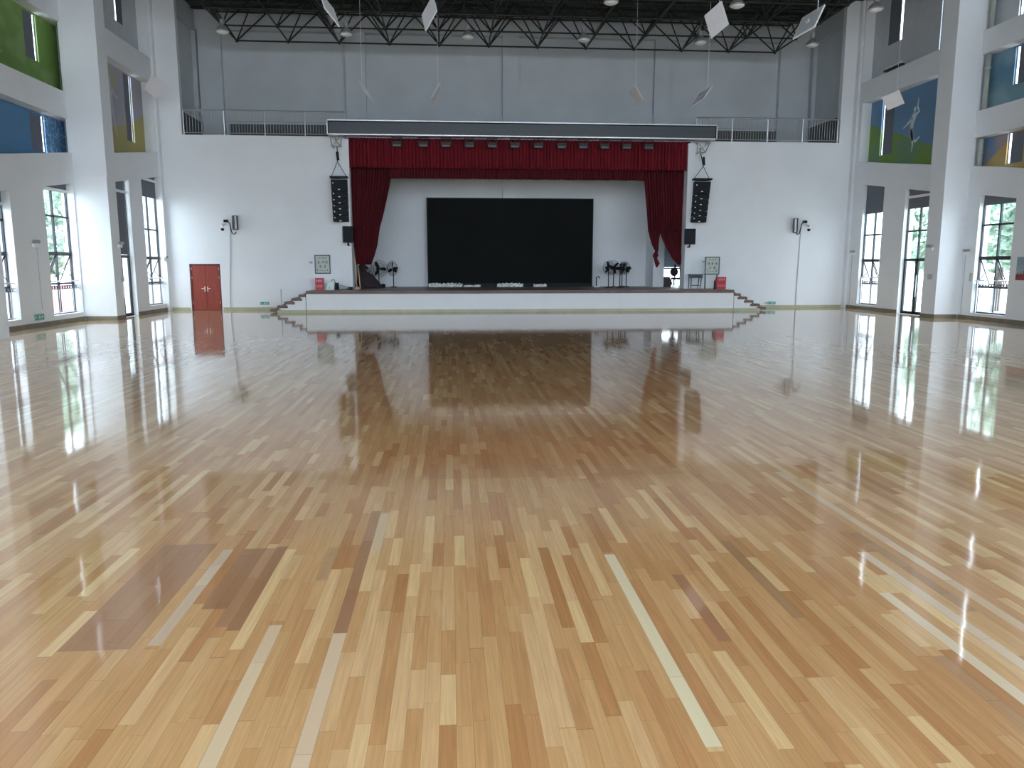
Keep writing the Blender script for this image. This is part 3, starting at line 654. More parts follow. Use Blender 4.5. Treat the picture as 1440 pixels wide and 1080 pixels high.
lc = folds('stage_curtain', None, crow(CY, [(228, 491, 551, 1), (250, 491.5, 550, 1), (270, 492.5, 546, 0.95), (300, 494, 539.5, 0.9), (320, 495.5, 534, 0.85), (345, 497.5, 530.5, 0.8), (358, 499, 527, 0.7), (372, 501, 522, 0.6)]), 15, 0.10, CY, CURTD, 8)
tag(lc, 'dark red stage curtain gathered at the left side of the opening', 'curtain', 'side curtains of the stage')
rc = thing('stage_curtain', 'dark red stage curtain at the right of the opening, one strand knotted', 'curtain', (at(935, 300, CY).x, CY, 2.6), 'side curtains of the stage')
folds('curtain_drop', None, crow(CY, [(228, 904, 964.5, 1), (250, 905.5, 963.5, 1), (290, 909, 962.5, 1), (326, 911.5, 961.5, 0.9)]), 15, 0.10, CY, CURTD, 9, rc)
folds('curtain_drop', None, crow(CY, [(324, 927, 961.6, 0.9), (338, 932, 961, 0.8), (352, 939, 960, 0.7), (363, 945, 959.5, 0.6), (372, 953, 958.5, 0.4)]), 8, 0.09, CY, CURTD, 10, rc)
folds('curtain_strand', None, crow(CY, [(324, 911.6, 929, 0.8), (335, 914, 927, 0.7), (345, 917, 926, 0.5), (354, 921.5, 925.5, 0.3)]), 5, 0.07, CY, CURTD, 11, rc)
kn = MB(); c = at(922.5, 358, CY)
kn.tube([at(923, 353, CY), at(922, 358, CY), at(922, 364, CY), at(924.5, 371, CY), at(923.5, 376, CY)], [0.06, 0.13, 0.09, 0.12, 0.03], 10)
kn.tube([at(919, 361, CY - .05), at(922, 357.5, CY - .12), at(925, 360, CY - .05)], [0.07, 0.09, 0.05], 8)
kn.build('knot', CURTD, rc, smooth=True)
rr = MB(); q0 = at(957, 365, CY + .1); q1 = at(957, 408, CY + .1)
bp = thing('side_drape', 'narrow black drape hanging behind the right curtain edge', 'drape', (q1.x, q1.y, SZ))
folds('drape_cloth', None, [(3.1, at(955, 365, CY + .12).x, at(960, 365, CY + .12).x, 1), (SZ + 0.02, at(955.5, 400, CY + .12).x, at(959.5, 400, CY + .12).x, 1)], 2, 0.05, CY + 0.12, BLACKP, 4, bp)

# grey display housing over the valance
HB = BACK - 0.75
hx0, hx1 = at(459, 176, HB).x, at(1009, 186, HB).x
hz1, hz0 = at(730, 171.5, HB).z, at(730, 192.5, HB).z
dh = thing('display_housing', 'long dark grey display panel in a silver frame above the stage curtain', 'display panel', ((hx0 + hx1) / 2, HB, hz0))
MB().box(hx0 + 0.05, hx1 - 0.05, HB + 0.03, BACK - 0.36, hz0 + 0.03, hz1 - 0.03).build('panel', PANELG, dh)
t = 0.045
MB().box(hx0, hx1, HB, BACK - 0.36, hz1 - t, hz1).box(hx0, hx1, HB, BACK - 0.36, hz0, hz0 + t).box(hx0, hx0 + t, HB, BACK - 0.36, hz0, hz1).box(hx1 - t, hx1, HB, BACK - 0.36, hz0, hz1).build('frame', SILVER, dh)
MB().box(hx0 + t, hx1 - t, HB + 0.02, HB + 0.035, hz1 - t - 0.05, hz1 - t).box(hx0 + t, hx0 + t + 0.04, HB + 0.02, HB + 0.035, hz0 + t, hz1 - t).box(hx1 - t - 0.04, hx1 - t, HB + 0.02, HB + 0.035, hz0 + t, hz1 - t).build('shadow_gap', BLACKP, dh)
for x in (hx0 + 0.3, hx0 + 0.75, hx1 - 0.75, hx1 - 0.3):
    MB().tube([(x, BACK - 0.4, hz0 + 0.05), (x, BACK - 0.0, hz0 - 0.12)], 0.025, 6).build('bracket', LAMPG, dh)

# row of small floodlights under the housing
fx = [553, 595, 627, 660, 692, 724, 757, 790, 820, 850, 881, 912]
first = None
ords = ['leftmost of the row', 'second from the left', 'third from the left', 'fourth from the left', 'fifth from the left', 'sixth from the left', 'sixth from the right', 'fifth from the right', 'fourth from the right', 'third from the right', 'second from the right', 'rightmost of the row']
fx[0] = 558
for i, x in enumerate(fx):
    loc = at(x, 197 + (x - 558) * 0.011, BACK - 0.5); lab = 'dark box floodlight in front of the valance, ' + ords[i]
    if first is None:
        first = s = thing('stage_floodlight', lab, 'floodlight', loc, 'floodlights along the top of the valance')
        MB().box(-0.20, 0.20, -0.1, 0.06, -0.30, -0.06).build('housing', noise_mat('floodlight_grey', (0.015, 0.017, 0.016), 0.6, var=0.1), s)
        MB().box(-0.17, 0.17, -0.108, -0.1, -0.27, -0.2).build('lens', noise_mat('floodlight_lens', (0.05, 0.048, 0.04), 0.3, var=0.1), s)
        MB().box(-0.23, -0.205, -0.04, 0.02, -0.2, 0.12).box(0.205, 0.23, -0.04, 0.02, -0.2, 0.12).box(-0.23, 0.23, -0.04, 0.02, 0.1, 0.125).build('yoke', BLACK, s)
        sit(s)
    else: dup(first, loc, lab)

# ------------------------------------------------------------------ LED wall
LY = GB - 0.45
l = thing('led_screen', 'huge switched-off black screen on the stage back wall', 'screen', ((at(599, 300, LY).x + at(835, 300, LY).x) / 2, LY, SZ))
lx0, lx1, lz1 = at(600, 300, LY).x, at(834.5, 300, LY).x, at(716, 278.5, LY).z
MB().box(lx0, lx1, LY + 0.02, GB - 0.05, SZ + 0.12, lz1).build('housing', BLACK, l)
MB().box(lx0 + 0.05, lx1 - 0.05, LY, LY + 0.02, SZ + 0.17, lz1 - 0.05).build('display', SCREEN, l)
MB().box(lx0, lx1, LY + 0.06, GB - 0.1, SZ, SZ + 0.13).build('plinth', BLACKP, l)
MB().box(lx0 - 0.035, lx0 - 0.005, LY + 0.02, LY + 0.1, SZ, SZ + 0.95).build('side_strip', BAR, l)
# crumpled protective film at its foot
def crumple(xa, xb, h, seed, label):
    rnd = random.Random(seed); mb = MB(); n = int((xb - xa) / 0.07); m = 6
    for i in range(n + 1):
        for j in range(m + 1):
            a = PI * j / m
            rr = h * rnd.uniform(0.5, 1.1)
            mb.v.append((xa + (xb - xa) * i / n + rnd.uniform(-.02, .02), LY - 0.22 - math.cos(a) * rr * 0.8, SZ + max(0.003, math.sin(a) * rr)))
    for i in range(n):
        for j in range(m): q = i * (m + 1) + j; mb.f.append((q, q + 1, q + m + 2, q + m + 1))
    tag(mb.build('plastic_film', FOIL), label, 'plastic film', 'crumpled film below the big screen')
crumple(at(603, 400, LY).x, at(650, 400, LY).x, 0.22, 1, 'longest heap of crumpled clear film at the left foot of the big screen')
crumple(at(652, 400, LY).x, at(676, 400, LY).x, 0.12, 2, 'low flattened heap of crumpled film, second from the left below the screen')
crumple(at(699, 400, LY).x, at(735, 400, LY).x, 0.21, 3, 'heap of crumpled film at the middle of the big screen foot')
crumple(at(750, 400, LY).x, at(768, 400, LY).x, 0.16, 4, 'short rightmost heap of crumpled film below the big screen')

# ------------------------------------------------------------------ line arrays, brackets
def line_array(label, Y, tops, bots, splits, topx, dirn):
    """tops/bots: (xl, xr, y) of the stack's upper and lower edge in the view"""
    o = thing('line_array_speaker', label, 'loudspeaker', at((tops[0] + tops[1]) / 2, tops[2], Y), 'hanging speaker columns beside the stage')
    fl, frr = at(tops[0] - 1.5, tops[2] - 3, Y), at(tops[1] + 1.5, tops[2] - 2, Y)
    MB().box(fl.x, frr.x, Y - 0.05, Y + 0.45, fl.z - 0.03, fl.z + 0.05).build('flying_frame', BLACK, o)
    for a, b in splits:
        def P(t, f): 
            xl = tops[0] + (bots[0] - tops[0]) * t; xr = tops[1] + (bots[1] - tops[1]) * t; yy = tops[2] + (bots[2] - tops[2]) * t
            return at(xl + (xr - xl) * f, yy, Y)
        p00, p01, p10, p11 = P(a + 0.006, 0), P(a + 0.006, 1), P(b - 0.006, 0), P(b - 0.006, 1)
        mb = MB(); n = 0
        for q in (p00, p01, p11, p10): mb.v.append(tuple(q))
        dv = Vector((0.02, 0.42, 0))
        for q in (p00, p01, p11, p10): mb.v.append(tuple(q + dv))
        mb.f += [(0, 1, 2, 3), (4, 7, 6, 5), (0, 4, 5, 1), (3, 2, 6, 7), (0, 3, 7, 4), (1, 5, 6, 2)]
        c = mb.build('cabinet', BLACKP, o)
        lz = P(b - (b - a) * 0.18, 0.5); hz = P(a + (b - a) * 0.3, 0.13)
        MB().box(lz.x - 0.045, lz.x + 0.045, Y - 0.012, Y - 0.002, lz.z - 0.018, lz.z + 0.018).build('badge', BAR, c)
        MB().box(hz.x - 0.025, hz.x + 0.025, Y - 0.012, Y - 0.002, hz.z - 0.025, hz.z + 0.025).build('corner_label', BAR, c)
    apex = at(topx[0], topx[1], Y + 0.2)
    ch = MB()
    for q in (fl, frr): ch.tube([(q.x + (0.05 if q is fl else -0.05), Y + 0.2, q.z + 0.04), tuple(apex)], 0.014, 6)
    ch.build('sling', BLACK, o)
    MB().tube([tuple(apex), tuple(at(topx[2], topx[3], Y + 0.3))], 0.02, 6).build('chain', BLACK, o)
    MB().tube([tuple(apex + Vector((0, 0, 0.42))), tuple(apex + Vector((0.03, 0, 0.05)))], 0.06, 8).build('chain_hoist', BLACK, o)
    return o
sp6 = [(0, 0.29), (0.29, 0.44), (0.44, 0.58), (0.58, 0.72), (0.72, 0.86), (0.86, 1.0)]
line_array('black hanging speaker column at the left of the stage, under the housing end', HB + 0.1, (465, 487, 252), (468.5, 489.5, 312), sp6, (474.5, 227, 474, 206), 1)
line_array('black hanging speaker column at the right of the stage, lower end swung inwards', HB + 0.1, (977.5, 1000, 255), (973, 993, 313), [(0, 0.30), (0.30, 0.45), (0.45, 0.59), (0.59, 0.73), (0.73, 0.86), (0.86, 1.0)], (989, 234, 984, 208), -1)
def bracket(label, pts, Y):
    o = thing('wall_bracket', label, 'bracket', at(pts[0][0], pts[0][1], Y), 'steel brackets that carry the speaker columns')
    q = [at(x, y, Y) for x, y in pts]
    m = MB()
    for i in range(len(q)):
        m.tube([tuple(q[i]), tuple(q[(i + 1) % len(q)])], 0.025, 6)
        m.tube([tuple(q[i]), (q[i].x, BACK, q[i].z)], 0.02, 6)
    m.build('bracket_frame', LAMPG, o)
    m = MB(); m.tube([tuple(q[0]), tuple(q[2])], 0.018, 6).tube([tuple(q[1]), tuple(q[3])], 0.018, 6); m.build('brace', LAMPG, o)
bracket('open steel bracket under the left end of the grey housing', [(464, 190), (480, 190), (479, 206), (467, 206)], BACK - 0.5)
bracket('open steel bracket under the right end of the grey housing', [(981, 200), (999, 199), (992, 214), (981, 215)], BACK - 0.5)

# small wall speakers beside the opening
def wallspk(label, x0, x1, y0, y1, Y, tilt):
    a, b = at(x0, y0, Y), at(x1, y1, Y)
    o = thing('wall_speaker', label, 'loudspeaker', ((a.x + b.x) / 2, Y, b.z), 'small wall speakers under the speaker columns')
    w = b.x - a.x; h = a.z - b.z
    c = Vector(((a.x + b.x) / 2, Y + 0.2, (a.z + b.z) / 2)); ca, sa = math.cos(tilt), math.sin(tilt)
    MB().obox(c, (w / 2 * ca, w / 2 * sa, 0), (-0.18 * sa, 0.18 * ca, 0), (0, 0, h / 2)).build('cabinet', BLACKP, o)
    MB().obox(c + Vector((0.185 * sa, -0.185 * ca, 0)), (w * .42 * ca, w * .42 * sa, 0), (-0.008 * sa, 0.008 * ca, 0), (0, 0, h * 0.44)).build('grille', BLACKP, o)
    MB().tube([(c.x, Y + 0.2, b.z), (c.x, Y + 0.2, b.z - 0.12), (c.x, BACK - .3, b.z - 0.12)], 0.035, 8).build('mount', BLACK, o)
wallspk('small black speaker below the left hanging column', 481, 495.5, 318, 341, BACK - 0.85, 0.25)
wallspk('small black speaker below the right hanging column', 965, 979, 321.5, 343.5, BACK - 0.85, -0.25)
# column speakers on the end wall with camera cluster and conduit
def colspk(label, xa, xb, ya, yb, lean):
    Y = BACK - 0.25; a, b = at(xa, ya, Y), at(xb, yb, Y)
    o = thing('wall_column_speaker', label, 'loudspeaker', ((a.x + b.x) / 2, Y, b.z), 'slim speakers on the end wall')
    c = Vector(((a.x + b.x) / 2, Y + 0.08, (a.z + b.z) / 2)); h = a.z - b.z
    MB().obox(c, (0.1, 0.05 * lean, 0), (-0.05 * lean, 0.1, 0), (0, 0, h / 2)).build('cabinet', noise_mat('speaker_grey', (0.05, 0.05, 0.06), 0.5, var=0.1), o)
    MB().obox(c + Vector((0.045 * lean, -0.1, 0)), (0.035, 0.02 * lean, 0), (0, 0.006, 0), (0, 0, h * 0.46)).build('grille', LAMPG, o)
    MB().box(c.x - 0.03, c.x + 0.03, Y + 0.15, BACK, c.z - 0.2, c.z - 0.14).box(c.x - 0.03, c.x + 0.03, Y + 0.15, BACK, c.z + 0.14, c.z + 0.2).build('mount', BLACK, o)
colspk('slim dark speaker on the wall above the red-brown double door side', 327, 333, 303, 323, 1)
colspk('slim dark speaker on the bare wall to the right of the stage', 1117, 1122.5, 307, 327, -1)
def camera_cluster(label, x, y, sgn, base):
    Y = BACK; p = at(x, y, Y - 0.15)
    o = thing('security_camera', label, 'camera', (p.x, Y, p.z - 0.3), 'security cameras on the end wall')
    MB().box(p.x - 0.09, p.x + 0.09, Y - 0.12, Y, p.z + 0.08, p.z + 0.2).build('junction_box', BLACK, o)
    MB().tube([(p.x, Y - 0.02, p.z), (p.x - sgn * 0.05, Y - 0.22, p.z - 0.02)], 0.04, 10).tube([(p.x - sgn * 0.05, Y - 0.22, p.z - 0.02), (p.x - sgn * 0.12, Y - 0.42, p.z - 0.1)], 0.075, 10).build('camera_body', BAR, o, smooth=False)
    MB().lathe((p.x - sgn * 0.1, Y - 0.3, p.z - 0.32), [(0.02, 0.0), (0.06, 0.03), (0.075, 0.08), (0.075, 0.12)], 12).build('lens_dome', BLACKP, o)
    MB().tube([(p.x + sgn * 0.03, Y - 0.05, p.z + 0.14), (p.x + sgn * 0.18, Y - 0.1, p.z + 0.02), (p.x + sgn * 0.2, Y - 0.07, p.z - 0.18), (p.x + sgn * 0.26, Y - 0.06, p.z - 0.42), (p.x + sgn * 0.36, Y - 0.06, p.z - 0.46), (p.x + sgn * 0.42, Y - 0.06, p.z - 0.36)], 0.022, 8).build('cable', BLACK, o, smooth=True)
    b = at(base[0], base[1], BACK - 0.02)
    c = thing('conduit', 'grey conduit running down the end wall below the ' + ('left' if sgn > 0 else 'right') + ' camera', 'conduit', (b.x, BACK, 0), 'conduits on the end wall')
    MB().tube([(p.x + sgn * 0.17, BACK - 0.02, p.z - 0.15), (b.x, BACK - 0.02, 0.6), (b.x, BACK - 0.02, 0.13)], 0.018, 6).build('pipe', CABLE, c)
camera_cluster('white security camera with a black looped cable, beside the left slim speaker', 317, 315, 1, (324, 425))
camera_cluster('white security camera with a black cable, beside the right slim speaker', 1133, 316, -1, (1119, 425))

# ------------------------------------------------------------------ notice boards
def board(label, x0, x1, y0, y1, legs, seed):
    Y = BACK - (0.55 if legs else 0.03); a, b = at(x0, y0, Y), at(x1, y1, Y)
    o = thing('notice_board', label, 'notice board', ((a.x + b.x) / 2, Y, b.z if not legs else SZ), 'framed notice boards beside the stage')
    t = 0.045; yb = Y + 0.03
    MB().box(a.x, b.x, Y, yb, a.z - t, a.z).box(a.x, b.x, Y, yb, b.z, b.z + t).box(a.x, a.x + t, Y, yb, b.z, a.z).box(b.x - t, b.x, Y, yb, b.z, a.z).build('frame', SLATE, o)
    s = MB().box(a.x + t, b.x - t, Y + 0.012, Y + 0.028, b.z + t, a.z - t).build('sheet', PAPER, o)
    W = b.x - a.x - 2 * t; H = a.z - b.z - 2 * t; rnd = random.Random(seed)
    ink = MB()
    def glyph(cx, cz, w, h):    # square written character made of a few brush strokes
        k = w * 0.09
        for q in range(3): zz = cz - h / 2 + h * (q + 0.5) / 3 + rnd.uniform(-.1, .1) * h; ww = w * rnd.uniform(0.3, 0.5); ink.box(cx - ww, cx + ww, Y + 0.008, Y + 0.012, zz - k / 2, zz + k / 2)
        for q in range(2): xx = cx + w * rnd.uniform(-.35, .35); hh = h * rnd.uniform(0.25, 0.5); ink.box(xx - k * 0.7, xx + k * 0.7, Y + 0.008, Y + 0.012, cz - hh, cz + hh)
    X0, Z1 = a.x + t, a.z - t
    for i in range(3): glyph(X0 + W * (0.3 + 0.22 * i), Z1 - H * 0.12, W * 0.13, H * 0.09)
    for i in range(3): glyph(X0 + W * (0.2 + 0.30 * i), Z1 - H * 0.37, W * 0.2, H * 0.17)
    for i in range(2): glyph(X0 + W * (0.34 + 0.34 * i), Z1 - H * 0.63, W * 0.2, H * 0.16)
    glyph(X0 + W * 0.13, Z1 - H * 0.84, W * 0.14, H * 0.12); glyph(X0 + W * 0.84, Z1 - H * 0.84, W * 0.14, H * 0.12)
    ink.box(X0 + W * 0.28, X0 + W * 0.72, Y + 0.008, Y + 0.012, Z1 - H * 0.86, Z1 - H * 0.845)
    ink.build('writing', INK, s)
    if legs:
        for xx in (a.x + 0.02, b.x - 0.12): MB().box(xx, xx + 0.05, Y + 0.03, Y + 0.08, SZ, b.z + 0.3).build('leg', SLATE, o)
    return o
board('dark-framed notice board hanging on the wall left of the stage opening', 442, 465, 358.5, 385, False, 1)
board('dark-framed notice board standing on legs right of the stage opening', 992, 1011.5, 361, 386, True, 2)
def small(label, cat, name, x, y, w, h, mat, Y=BACK, grp=None, dd=0.08):
    p = at(x, y, Y); o = tag(MB().box(p.x - w / 2, p.x + w / 2, Y - dd, Y, p.z - h / 2, p.z + h / 2).build(name, mat), label, cat, grp); return o
small('small grey wall box to the left of the hanging notice board', 'wall box', 'wall_box', 437.5, 369, 0.12, 0.11, CABLE, grp='small boxes beside the notice boards')
small('small grey wall box to the left of the standing notice board', 'wall box', 'wall_box', 989, 368, 0.13, 0.07, CABLE, grp='small boxes beside the notice boards')
# red fire cabinets
def firebox(label, x0, x1, y0, y1, Y, seed):
    a, b = at(x0, y0, Y), at(x1, y1, Y); z0 = SZ; z1 = a.z
    o = thing('fire_cabinet', label, 'fire cabinet', ((a.x + b.x) / 2, Y, z0), 'red fire cabinets on the stage')
    MB().box(a.x, b.x, Y, Y + 0.22, z0, z1).build('cabinet', RED, o)
    dr = MB().box(a.x + 0.015, b.x - 0.015, Y - 0.015, Y, z0 + 0.2, z1 - 0.02).build('door', RED, o)
    rnd = random.Random(seed); m = MB(); w = b.x - a.x
    for i in range(4):
        cx = a.x + w * (0.22 + 0.19 * i); cz = z1 - 0.12
        for q in range(3): zz = cz - 0.03 + 0.03 * q; m.box(cx - w * 0.07, cx + w * 0.07, Y - 0.02, Y - 0.015, zz - 0.005, zz + 0.005)
        m.box(cx - 0.006, cx + 0.006, Y - 0.02, Y - 0.015, cz - 0.04, cz + 0.04)
    m.build('writing', INKRED, dr)
    m = MB()
    for i in range(4): cx = a.x + w * (0.22 + 0.19 * i); m.box(cx - w * 0.06, cx + w * 0.05, Y - 0.005, Y, z0 + 0.13, z0 + 0.15).box(cx - 0.005, cx + 0.005, Y - 0.005, Y, z0 + 0.11, z0 + 0.17)
    m.build('lower_writing', INKRED, o)
    MB().box(a.x, b.x, Y - 0.006, Y, z0 + 0.185, z0 + 0.195).build('seam', INKRED, o)
firebox('red fire cabinet below the hanging notice board', 443, 455, 391, 408, BACK - 0.7, 1)
firebox('red fire cabinet to the right of the standing notice board', 1008.5, 1020.5, 389.5, 409, BACK - 1.0, 2)

# pale green machine and roll left
Y = BACK - 0.75; a, b = at(458, 396, Y), at(471, 408, Y)
o = thing('floor_blower', 'pale green wedge-shaped machine beside the left red cabinet', 'machine', ((a.x + b.x) / 2, Y, SZ))
m = MB(); h = a.z - SZ
pr = [(a.x, 0), (b.x - 0.04, 0), (b.x, h), (a.x + 0.16, h), (a.x + 0.04, h * 0.5)]
for yy in (Y, Y + 0.35):
    for x, z in pr: m.v.append((x, yy, SZ + z))
n = len(pr); m.f += [tuple(range(n)), tuple(range(n, 2 * n))[::-1]] + [(i, (i + 1) % n, n + (i + 1) % n, n + i) for i in range(n)]
m.build('casing', GREENP, o)
MB().box(a.x + 0.12, a.x + 0.2, Y - 0.01, Y, SZ + 0.07, SZ + 0.14).build('badge', CABLE, o)
MB().box(b.x + 0.02, b.x + 0.06, Y + 0.02, Y + 0.3, SZ, SZ + h * 0.85).box(b.x + 0.1, b.x + 0.14, Y + 0.02, Y + 0.3, SZ, SZ + h * 0.85).box(b.x, b.x + 0.16, Y + 0.1, Y + 0.2, SZ + 0.02, SZ + 0.2).build('rear_fins', BLACKP, o)
MB().tube([(a.x + 0.25, Y + 0.15, SZ + h), (a.x + 0.27, Y + 0.15, SZ + h + 0.08), (a.x + 0.37, Y + 0.15, SZ + h + 0.08), (a.x + 0.39, Y + 0.15, SZ + h)], 0.015, 6).build('handle', BLACKP, o)
a, b = at(477, 402, Y), at(490, 407, Y)
r_ = MB().tube([(a.x, Y + 0.1, SZ + 0.11), (b.x, Y + 0.15, SZ + 0.075)], [0.11, 0.07], 12).build('cloth_roll', GREYCL, None, smooth=True)
tag(r_, 'grey rolled cloth lying between the pale green machine and the opening', 'cloth roll')
a = at(493, 405, Y)
tag(MB().box(a.x - 0.06, a.x + 0.09, Y, Y + 0.15, SZ, SZ + 0.13).tube([(a.x - .05, Y + .07, SZ + 0.12), (a.x - .18, Y + .05, SZ + 0.03)], 0.02, 6).build('power_drill', BLACKP), 'small dark tool on the stage edge beside the grey cloth roll', 'tool')
# broom
Y = BACK - 0.42; p0, p1, p2 = at(499, 362, Y), at(503.5, 404, Y), at(502, 376, Y)
o = thing('broom', 'pale wooden broom leaning at the left side of the opening', 'broom', (p1.x, Y, SZ))
MB().tube([(p0.x, Y + 0.02, p0.z), (p1.x - 0.05, Y - 0.05, SZ + 0.12)], 0.018, 8).build('handle', PALEWOOD, o)
MB().tube([(p1.x - .05, Y - .05, SZ + 0.16), (p1.x - .04, Y - 0.05, SZ + 0.1), (p1.x - .03, Y - 0.05, SZ)], [0.03, 0.1, 0.17], 10).build('bristles', PALEWOOD, o)
p3 = at(506, 404, Y - .1)
o = thing('wooden_stick', 'pale wooden stick leaning beside the broom', 'stick', (p3.x, Y, SZ))
MB().tube([(p2.x + .05, Y + .12, p2.z), (p3.x, Y + 0.12, SZ)], 0.022, 8).build('shaft', PALEWOOD, o)
# plum bundle
Y = GB - 2.3; c = at(517, 404, Y); tp = at(512, 371, Y)
o = thing('cloth_bundle', 'dark plum cloth bundle heaped on the stage behind the left curtain', 'cloth bundle', (c.x, Y, SZ))
m = MB(); n = 28; rnd = random.Random(5)
hh = tp.z - SZ
for z, rx, ry, ox in ((0, 0.62, 0.4, 0.05), (0.12, 0.58, 0.38, 0.03), (0.35, 0.46, 0.3, -0.04), (0.6, 0.33, 0.24, -0.12), (0.85, 0.24, 0.18, -0.2), (1.0, 0.1, 0.08, -0.22)):
    for i in range(n):
        w = 2 * PI * i / n; kk = 1 + 0.12 * math.sin(5 * w + z * 3) + 0.06 * math.sin(11 * w)
        m.v.append((c.x + ox + rx * kk * math.cos(w), Y + ry * kk * math.sin(w), SZ + 0.003 + z * hh))
for r in range(5):
    for i in range(n): q = r * n; m.f.append((q + i, q + (i + 1) % n, q + n + (i + 1) % n, q + n + i))
m.f.append(tuple(range(n))[::-1]); m.f.append(tuple(5 * n + i for i in range(n)))
m.build('cloth', PLUM, o, smooth=True)
s0 = at(519, 378, Y - .45)
MB().tube([s0, s0 + Vector((-0.1, 0, -0.12)), s0 + Vector((0.05, 0, -0.16)), s0 + Vector((0.12, 0, -0.24))], 0.022, 6).tube([s0 + Vector((-.16, 0, -.02)), s0 + Vector((0.0, 0, -0.1)), s0 + Vector((0.04, 0, 0.08))], 0.014, 6).build('tie_cord', noise_mat('pink_grey_cord', (0.42, 0.33, 0.33), 0.7), o)
s1 = at(507, 369.5, Y - 0.45); MB().obox(s1, (0.05, 0, 0), (0, 0.02, 0), (0, 0, 0.02)).build('tag', GREYCL, o)
p = at(539, 401, GB - 1.45)
tag(MB().lathe((p.x, p.y, SZ), [(0.09, 0), (0.11, 0.03), (0.11, 0.15), (0.07, 0.18), (0.03, 0.19)], 14).build('metal_drum', BLACKP), 'small black drum beside the plum bundle', 'drum')

# pedestal fans
def fan(label, Y, cx, cy, R, yaw, bl, base=True, grp='pedestal fans on the stage'):
    c = at(cx, cy, Y)
    o = thing('pedestal_fan', label, 'fan', (c.x, Y, SZ), grp)
    M = Matrix.Rotation(yaw, 3, 'Z')
    def T(v): return Vector((c.x, Y, c.z)) + M @ Vector(v)
    MB().lathe((c.x, Y, SZ), [(0.20, 0), (0.20, 0.025), (0.17, 0.04), (0.035, 0.06)], 16).build('base', BLACK, o)
    MB().tube([(c.x, Y, SZ + 0.05), (c.x, Y, c.z - 0.06)], 0.024, 8).build('pole', BLACK, o)
    MB().tube([T((0, 0.0, 0)), T((0, 0.08, 0)), T((0, 0.26, 0))], [0.05, 0.085, 0.07], 12).build('motor', BLACKP, o)
    g = MB()
    def ring(r, yy, th):
        pts = [T((r * math.cos(2 * PI * i / 28), yy, r * math.sin(2 * PI * i / 28))) for i in range(29)]; g.tube(pts, th, 5, caps=False)
    ring(R, -0.07, 0.009)
    for r, yy in ((R * 0.72, -0.13), (R * 0.45, -0.15), (R * 0.72, -0.01), (R * 0.2, -0.155)): ring(r, yy, 0.0045)
    for i in range(20):
        w = 2 * PI * i / 20; cw, sw = math.cos(w), math.sin(w)
        g.tube([T((R * 0.2 * cw, -0.155, R * 0.2 * sw)), T((R * 0.7 * cw, -0.13, R * 0.7 * sw)), T((R * cw, -0.07, R * sw)), T((R * 0.6 * cw, 0.0, R * 0.6 * sw))], 0.0035, 4)
    g.build('guard', BLACK, o)
    for k in range(3):
        w = bl + 2 * PI * k / 3; m = MB()
        for i in range(6):
            rr = R * (0.12 + 0.8 * i / 5); ww = R * (0.09 + 0.10 * math.sin(PI * (i + 0.5) / 6))
            d = Vector((math.cos(w), 0, math.sin(w))); e = Vector((-math.sin(w), 0, math.cos(w)))
            m.v += [tuple(T(d * rr + e * ww + Vector((0, -0.035, 0)))), tuple(T(d * rr - e * ww + Vector((0, -0.085, 0)))), tuple(T(d * rr + e * ww + Vector((0, -0.030, 0)))), tuple(T(d * rr - e * ww + Vector((0, -0.080, 0))))]
        for i in range(5):
            q = i * 4; m.f += [(q, q + 1, q + 5, q + 4), (q + 2, q + 6, q + 7, q + 3), (q, q + 4, q + 6, q + 2), (q + 1, q + 3, q + 7, q + 5)]
        m.f += [(0, 2, 3, 1), (20, 21, 23, 22)]
        m.build('blade', BLACKP, o)
fan('black pedestal fan facing the hall, nearest the left curtain', GB - 0.95, 532.5, 378, 0.42, 0.35, 2.05)
fan('black pedestal fan turned sideways, between the left curtain and the screen', GB - 1.1, 553, 377.5, 0.37, -0.75, 1.57)
fan('black pedestal fan facing the hall, nearest the screen in the right cluster', GB - 2.6, 856, 376.5, 0.34, 0.25, 1.9)
fan('black pedestal fan with round guard, second from the screen in the right cluster', GB - 1.7, 863, 376, 0.34, -0.2, 0.8)
fan('black pedestal fan turned sideways in the middle of the right cluster', GB - 2.5, 872, 377.5, 0.33, 1.15, 0.2)
fan('black pedestal fan behind the middle one of the right cluster', GB - 0.9, 875, 377, 0.33, 0.9, 1.0)
fan('black pedestal fan turned sideways, last of the right cluster', GB - 1.75, 881, 377, 0.33, -1.05, 1.4)
# little post
p = at(838.5, 404, GB - 1.7)
o = thing('floor_stand', 'short black stand on a white base at the right foot of the screen', 'stand', (p.x, p.y, SZ))
MB().tube([(p.x, p.y, SZ + 0.05), (p.x, p.y, SZ + 0.52), (p.x + 0.1, p.y, SZ + 0.55), (p.x + 0.16, p.y, SZ + 0.46)], 0.03, 8).build('pole', BLACK, o)
MB().box(p.x - 0.12, p.x + 0.16, p.y - 0.12, p.y + 0.12, SZ, SZ + 0.06).build('base', BAR, o)
